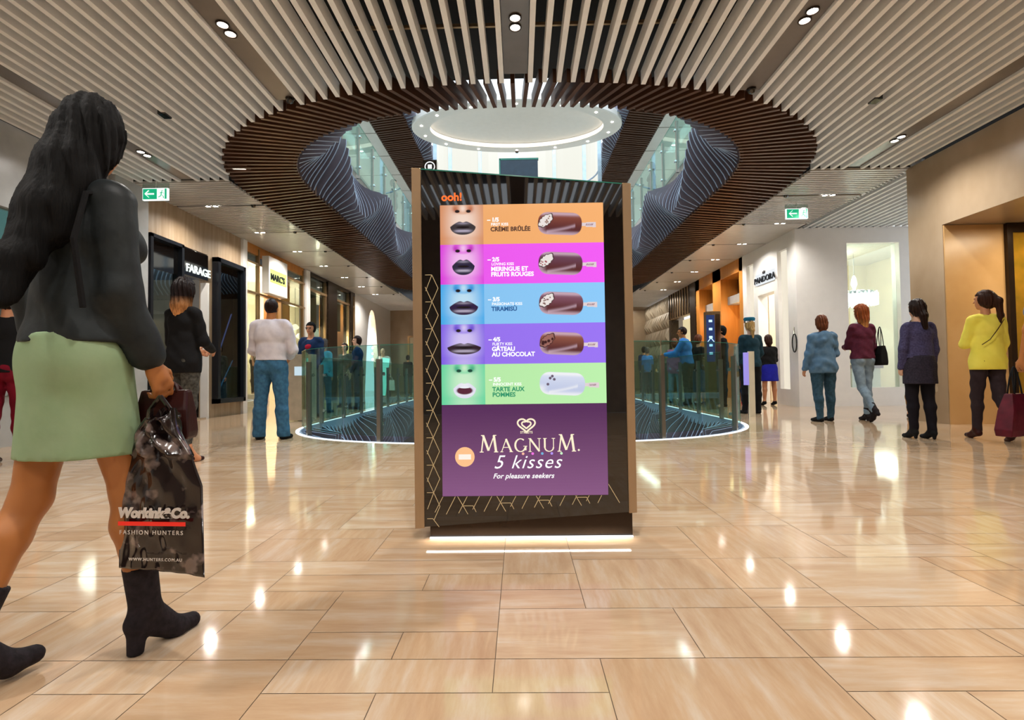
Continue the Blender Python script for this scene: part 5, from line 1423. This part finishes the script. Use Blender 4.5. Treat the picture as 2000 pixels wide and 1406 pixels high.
# 4 man in white shirt
P4 = human('person', 'man in loose white shirt and blue jeans seen from behind left of the void', (-3.2, 6.55, 0), 3, H=1.78, fem=False, w=1.1, legs=((0, 0, 5, 0, 8), (0, 0, 5, 0, 8)), arms=((12, 14, 50, 30), (12, 14, 50, 30)), skin='skin_tan',
    hg=.010, hair=dict(m='h_dark', t=.007, back=False, amp=.001), wear=[dict(n='shirt', t='top', m=C_['white'], sl=.85, hem=.985, th=.024, fold=.004, fs=.8, collar=.02), dict(n='jeans', t='pants', m=C_['jean'], flare=.022, th=.018, top=1.06), dict(n='shoes', t='shoe', m=C_['black'])])
# 5 man with glasses facing us
P5 = human('person', 'black-haired man with glasses, navy and red jumper, facing us behind the left balustrade', (-4.06, 9.9, 0), 176, H=1.82, fem=False, legs=((0, 0, 4, 0, 5), (0, 0, 4, 0, 5)), arms=((5, 8, 30, 10), (5, 8, 30, 10)), skin='skin', face=True,
    hair=dict(m='h_black', t=.016, back=False), wear=[dict(n='jumper', t='top', m=C_['nav'], hem=.92, th=.016), dict(n='chest_panel', t='patch', m=C_['redj'], p=(0, .0, 1.31), r=(.13, .137, .10)), dict(n='trousers', t='pants', m=C_['jeand']), dict(n='shoes', t='shoe', m=C_['black'])])
g_ = MB(); hh = P5['head']
for sx in (-1, 1): g_.tube([(hh[0]+sx*.033+.024*cos(a), hh[1]+.1, hh[2]+.012+.016*sin(a)) for a in [2*pi*i/14 for i in range(15)]], .0025, 5, caps=False)
g_.tube([(hh[0]-.01, hh[1]+.1, hh[2]+.015), (hh[0]+.01, hh[1]+.1, hh[2]+.015)], .0025, 5); g_.build('glasses', M['blackgloss'], P5['obj'])
# couple behind glass left
human('person', 'dark-haired man in a navy jumper looking left behind the left balustrade', (-3.95, 12.4, 0), 100, H=1.74, fem=False, w=1.05, arms=((5, 8, 40, 10), (5, 8, 20, 10)), head=(20, 0, 0), skin='skin_pale', face=True,
    hair=dict(m='h_dark', t=.016), wear=[dict(n='jumper', t='top', m=C_['nav'], hem=.9), dict(n='jeans', t='pants', m=C_['jeand']), dict(n='shoes', t='shoe', m=C_['black'])], hg=.014)
human('person', 'woman with tied dark hair and olive coat walking beside the man in navy', (-4.5, 13.1, 0), 170, H=1.62, skin='skin_pale', face=True, hair=dict(m='h_dark', t=.012),
    wear=[dict(n='coat', t='top', m=cloth('olive_coat', '4A4F48'), hem=.78), dict(n='trousers', t='pants', m=C_['jeand']), dict(n='shoes', t='shoe', m=C_['black'])], hg=.014)
human('person', 'person in an aqua coat seen from behind through the left balustrade', (-4.3, 11.2, 0), -10, H=1.6, skin='skin', hair=dict(m='h_grey', chains=LH(.1)), wear=[dict(n='coat', t='top', m=C_['aqua'], hem=.85), dict(n='trousers', t='pants', m=C_['jeand']), dict(n='shoes', t='shoe', m=C_['black'])], hg=.014)
P8 = human('person', 'bald man in pale printed T-shirt carrying a white bag in the far left corridor', (-4.45, 16.6, 0), 175, H=1.68, fem=False, w=1.1, legs=((14, 4, 3, 0, 0), (-14, 10, 3, 0, 0)), arms=((8, 10, 15, 0), (-8, 10, 10, 0)), skin='skin_pale', face=True,
    hair=None, wear=[dict(n='t_shirt', t='top', m=C_['tee'], sl=.3, hem=.9), dict(n='trousers', t='pants', m=cloth('grey_trousers', '4A4D55')), dict(n='shoes', t='shoe', m=C_['black'])], hg=.014)
q = P8['world'](P8['hand'][1]); handbag('carrier_bag', 'white carrier bag held by the bald man', (q.x, q.y, q.z+.03), 0, .3, .34, .1, M['white'], handle=.12)
human('person', 'dark-haired person far down the left corridor near the far wall', (-4.6, 21.0, 0), 10, H=1.6, hair=dict(m='h_dark'), wear=[dict(n='coat', t='top', m=C_['black'], hem=.8), dict(n='trousers', t='pants', m=C_['jeand']), dict(n='shoes', t='shoe', m=C_['black'])], hg=.018)
# reflection of a blonde woman, added as a small figure behind the display glass
human('person', 'reflection of a blonde woman in a red top in the black display case glass, built as a figure', (-6.75, 10.75, .3), -100, H=1.1, hair=dict(m='h_blonde', chains=LH(.08)), wear=[dict(n='top', t='top', m=C_['redj'], hem=.9), dict(n='trousers', t='pants', m=C_['black']), dict(n='shoes', t='shoe', m=C_['black'])], hg=.014)
# mannequin torsos in the second shop
for i, (y, l) in enumerate(((12.0, 'display mannequin in a white shirt left of the cream sign box'), (13.85, 'display mannequin in a white shirt right of the cream sign box'))):
    human('mannequin', l, (-7.2, y, .35), -90, H=1.7, skin='skin_pale', cat='mannequin', wear=[dict(n='shirt', t='top', m=C_['tee'], sl=.4, hem=.9), dict(n='trousers', t='pants', m=C_['grey'])], hg=.016)
    o = LB('display_plinth', M['white'], (-7.45, -6.95, y-.25, y+.25, 0, .34)); centre(o); tag(o, 'white plinth under the %s mannequin of the second shop' % ('left' if i == 0 else 'right'), 'plinth')

# right-hand side, walking away
P10 = human('person', 'broad woman with short auburn hair, denim shirt with a hanging scarf hood and dark jeans', (4.72, 8.05, 0), 4, H=1.62, w=1.2, legs=((3, 0, 3, 0, 5), (-4, 4, 2, 0, 8)), arms=((8, 16, 45, 25), (0, 16, 12, -6)), skin='skin', head=(-12, 0, 0),
    hair=dict(m='h_auburn', t=.02, chains=LH(.13, .07, .05)), wear=[dict(n='denim_shirt', t='top', m=C_['denim'], hem=.80, th=.028, fold=.008, fs=.8, hood=True), dict(n='jeans', t='pants', m=C_['jeand']), dict(n='shoes', t='shoe', m=C_['black'])])
P11 = human('person', 'slim woman with long auburn hair, maroon jumper, pale jeans and dark boots', (5.33, 8.05, 0), -2, H=1.74, w=.96, legs=((2, 2, -2, 0, 0), (-10, 28, -3, 40, 0)), arms=((6, 10, 12, 4), (14, 10, 75, 20)), heel=.035, skin='skin_pale', head=(12, 0, 0),
    hair=dict(m='h_red', t=.022, chains=LH(.22, .075, .055), amp=.006), wear=[dict(n='jumper', t='top', m=C_['maroon'], hem=.92, th=.02, fold=.006), dict(n='jeans', t='pants', m=C_['jeanl'], th=.009), dict(n='boots', t='shoe', m=C_['blackboot'], boot=.1, hr=.03)])
q = P11['world'](P11['sh'][0]); handbag('shoulder_bag', 'black shoulder bag with pale top worn by the woman in maroon', (q.x+.1, q.y-.04, q.z+.02), radians(80), .26, .3, .1, C_['black'], handle=.3)
P12 = human('person', 'woman with dark ponytail, navy tweed jacket, dark skirt and black tights, walking away', (4.56, 5.92, 0), 0, H=1.52, w=1.04, legs=((-3, 3, 0, 0, 0), (5, 5, -2, 0, 0)), arms=((2, 14, 14, 0), (0, 14, 12, 4)), heel=.045, skin='skin_pale', curl=60,
    hair=dict(m='h_dark', t=.018, chains=[[(0, -.07, 0, .06), (0, -.12, -.1, .045), (.01, -.13, -.26, .03)], [(.05, -.03, -.03, .04), (.05, -.05, -.12, .03)]]),
    hg=.010, wear=[dict(n='tweed_jacket', t='top', m=C_['navyj'], hem=1.0, th=.02, fold=.004), dict(n='tights', t='pants', m=C_['tights'], th=.013, top=1.0), dict(n='skirt', t='skirt', m=C_['navys'], hem=.66, top=1.03, wb=.185, wt=.15), dict(n='heeled_boots', t='shoe', m=C_['black'], boot=.12, hr=.016)])
q = P12['world'](P12['hand'][0]); handbag('handbag', 'cream handbag with dark trim held by the woman in navy tweed', (q.x, q.y, q.z+.03), radians(70), .17, .15, .07, M['cream'], handle=.09, hm=C_['black'])
P13 = human('person', 'woman with a brown ponytail in a bright yellow blazer and dark trousers at the right', (5.22, 5.8, 0), -8, H=1.6, w=.98, legs=((-8, 22, -1, 30, 0), (6, 4, 1, 0, 0)), arms=((4, 12, 25, 0), (12, 14, 75, 30)), heel=.03, skin='skin', head=(25, 0, 0), curl=50,
    hair=dict(m='h_brown', t=.014, chains=[[(0, -.08, .03, .045), (.02, -.14, -.02, .038), (.045, -.14, -.2, .03), (.04, -.13, -.28, .018)]]), hg=.010,
    wear=[dict(n='yellow_blazer', t='top', m=C_['yellow'], hem=.80, th=.024, fold=.005, fs=.7), dict(n='trousers', t='pants', m=cloth('dark_trousers', '33282C'), th=.01), dict(n='boots', t='shoe', m=C_['brownl'], boot=.2, hr=.026)])
bs = MB(); T5 = P13['T']; bs.tube([tuple(T5(.12, -.12, 1.40)), tuple(T5(.03, -.145, 1.28)), tuple(T5(-.06, -.15, 1.16)), tuple(T5(-.13, -.12, 1.1))], .004, 6); bs.build('bag_strap', C_['brownl'], P13['obj'])
P14 = human('person', 'person in a grey T-shirt cut off by the right edge of the picture', (4.27, 4.15, 0), 5, H=1.72, fem=True, w=1.0, legs=((8, 2, 1, 0, 0), (-14, 20, 1, 25, 0)), arms=((0, 6, 8, 0), (6, 12, 6, 0)), skin='skin_tan', curl=70, hg=.010,
    hair=dict(m='h_brown', chains=LH(.1)), wear=[dict(n='t_shirt', t='top', m=C_['greyt'], sl=.25, hem=.95), dict(n='trousers', t='pants', m=C_['black'])]+[dict(n='shoes', t='shoe', m=C_['black'])])
q = P14['world'](P14['hand'][1]); handbag('tote_bag', 'large dark red and black tote bag held by the person in the grey T-shirt', (q.x-.07, q.y-.02, q.z+.03), radians(20), .34, .34, .12, C_['plum'], handle=.22, hm=C_['black'], taper=.5)
human('person', 'person in beige trousers partly hidden behind the woman in navy tweed', (6.5, 8.5, 0), 170, H=1.58, skin='skin', hair=dict(m='h_brown'), arms=((4, 14, 40, 10), (4, 14, 20, 0)), wear=[dict(n='top', t='top', m=C_['purple'], hem=.85), dict(n='trousers', t='pants', m=C_['beige'], end=.75), dict(n='shoes', t='shoe', m=C_['black'])], hg=.014)
# at the white shop
P15 = human('person', 'woman in dark blouse and cobalt blue skirt seen from behind by the white shop', (5.72, 11.85, 0), 0, H=1.56, w=1.1, heel=.03, skin='skin', hair=dict(m='h_brown', t=.02, chains=LH(.15)), arms=((10, 10, 60, 20), (6, 12, 20, 0)), hg=.013,
    wear=[dict(n='blouse', t='top', m=C_['black'], hem=.98, th=.02), dict(n='skirt', t='skirt', m=C_['bskirt'], hem=.58, top=1.01, wb=.2, wt=.155), dict(n='shoes', t='shoe', m=C_['black'])])
q = P15['world'](P15['hand'][0]); handbag('handbag', 'small black handbag beside the cobalt blue skirt', (q.x+.12, q.y, .98), 0, .2, .15, .07, C_['black'], handle=.1)
human('person', 'woman with brown hair looking down in red shoes beside the white shop door', (5.45, 12.45, 0), -150, H=1.58, skin='skin_pale', face=True, head=(0, -30, 0), hair=dict(m='h_auburn', t=.018), arms=((20, 8, 60, 20), (20, 8, 60, 20)), wear=[dict(n='top', t='top', m=C_['maroon'], hem=.9, sl=.3), dict(n='trousers', t='pants', m=C_['nav']), dict(n='red_shoes', t='shoe', m=C_['redj'])], hg=.013)
P16 = human('person', 'attendant in teal cap and dark suit with blonde ponytail, right end of the balustrade', (4.32, 9.65, 0), 6, H=1.74, w=1.08, arms=((5, 14, 30, 20), (5, 14, 30, 20)), skin='skin_pale', hair=dict(m='h_blonde', t=.012, chains=[[(0, -.08, 0, .035), (.0, -.12, -.1, .035), (0, -.12, -.24, .015)]]), hg=.012,
    wear=[dict(n='uniform_jacket', t='top', m=C_['staff'], hem=.86, th=.02), dict(n='trousers', t='pants', m=C_['black']), dict(n='shoes', t='shoe', m=C_['black'])])
hc = P16['head']; cp = MB(); cp.lathe([(.0, .155), (.085, .15), (.105, .125), (.095, .09), (.092, .055), (0, .055)], (hc[0], hc[1]-.01, hc[2]), 20); cp.build('cap', C_['teal'], P16['obj'], smooth=True)
cb = MB(); cb.lathe([(.094, .05), (.097, .052), (.097, .078), (.094, .08)], (hc[0], hc[1]-.01, hc[2]), 20, caps=False); cb.build('cap_band', M['chrome'], P16['obj'])
human('person', 'man in a bright blue shirt leaning over behind the right balustrade', (3.97, 12.2, 0), 60, H=1.84, fem=False, w=1.1, lean=7, arms=((30, 8, 50, 20), (35, 8, 50, 20)), head=(10, 0, 0), skin='skin_tan', face=True, hair=dict(m='h_dark', t=.008, back=False), wear=[dict(n='shirt', t='top', m=C_['blue'], hem=.92, th=.022), dict(n='trousers', t='pants', m=C_['beige'].copy() if False else C_['grey']), dict(n='shoes', t='shoe', m=C_['black'])], hg=.012)
human('person', 'woman in pink with light brown hair left of the man in the blue shirt', (3.95, 13.1, 0), -30, H=1.62, skin='skin_pale', hair=dict(m='h_auburn', chains=LH(.1)), wear=[dict(n='top', t='top', m=C_['pink'], hem=.8), dict(n='trousers', t='pants', m=C_['jeanl']), dict(n='shoes', t='shoe', m=C_['black'])], hg=.014)
human('person', 'brown-haired woman in a dark top between the blue shirt and the directory totem', (4.35, 12.5, 0), -60, H=1.66, skin='skin', hair=dict(m='h_auburn', t=.02), wear=[dict(n='top', t='top', m=C_['black'], hem=.85, sl=.4), dict(n='shorts', t='pants', m=C_['jean'], end=.1), dict(n='shoes', t='shoe', m=C_['black'])], hg=.014)
human('person', 'dark-haired man in black standing just right of the directory totem', (4.6, 11.7, 0), 80, H=1.8, fem=False, skin='skin', hair=dict(m='h_black', t=.012), face=True, arms=((10, 8, 70, 20), (10, 8, 70, 20)), wear=[dict(n='top', t='top', m=C_['black'], hem=.88), dict(n='trousers', t='pants', m=C_['black']), dict(n='shoes', t='shoe', m=C_['black'])], hg=.013)
human('person', 'person in a purple striped top behind the directory totem', (4.85, 12.9, 0), 10, H=1.66, skin='skin', hair=dict(m='h_dark', chains=LH(.1)), wear=[dict(n='top', t='top', m=C_['purple'], hem=.85), dict(n='trousers', t='pants', m=C_['staff']), dict(n='shoes', t='shoe', m=C_['black'])], hg=.014)
human('person', 'person in a blue jacket in front of the folded stone wall far right', (4.35, 17.5, 0), -20, H=1.62, skin='skin', hair=dict(m='h_grey'), wear=[dict(n='jacket', t='top', m=C_['blue'], hem=.85), dict(n='trousers', t='pants', m=C_['jeand']), dict(n='shoes', t='shoe', m=C_['black'])], hg=.016)
human('person', 'person in dark clothes and white cap before the folded stone wall, farthest right', (4.55, 18.8, 0), -20, H=1.7, skin='skin', hair=dict(m='h_black'), wear=[dict(n='jacket', t='top', m=C_['nav'], hem=.85), dict(n='trousers', t='pants', m=C_['jeand']), dict(n='shoes', t='shoe', m=C_['black'])], hg=.016)
# people on the upper floor
human('person', 'dark-haired person leaning at the upper left balustrade', (-3.75, 15.3, 5.0), -80, H=1.7, hair=dict(m='h_black'), wear=[dict(n='jacket', t='top', m=C_['staff'], hem=.85), dict(n='trousers', t='pants', m=C_['black']), dict(n='shoes', t='shoe', m=C_['black'])], hg=.016)
human('person', 'person in black standing at the upper right balustrade', (3.8, 14.4, 5.0), 80, H=1.7, hair=dict(m='h_dark', chains=LH(.1)), wear=[dict(n='jacket', t='top', m=C_['black'], hem=.85), dict(n='trousers', t='pants', m=C_['black']), dict(n='shoes', t='shoe', m=C_['black'])], hg=.016)
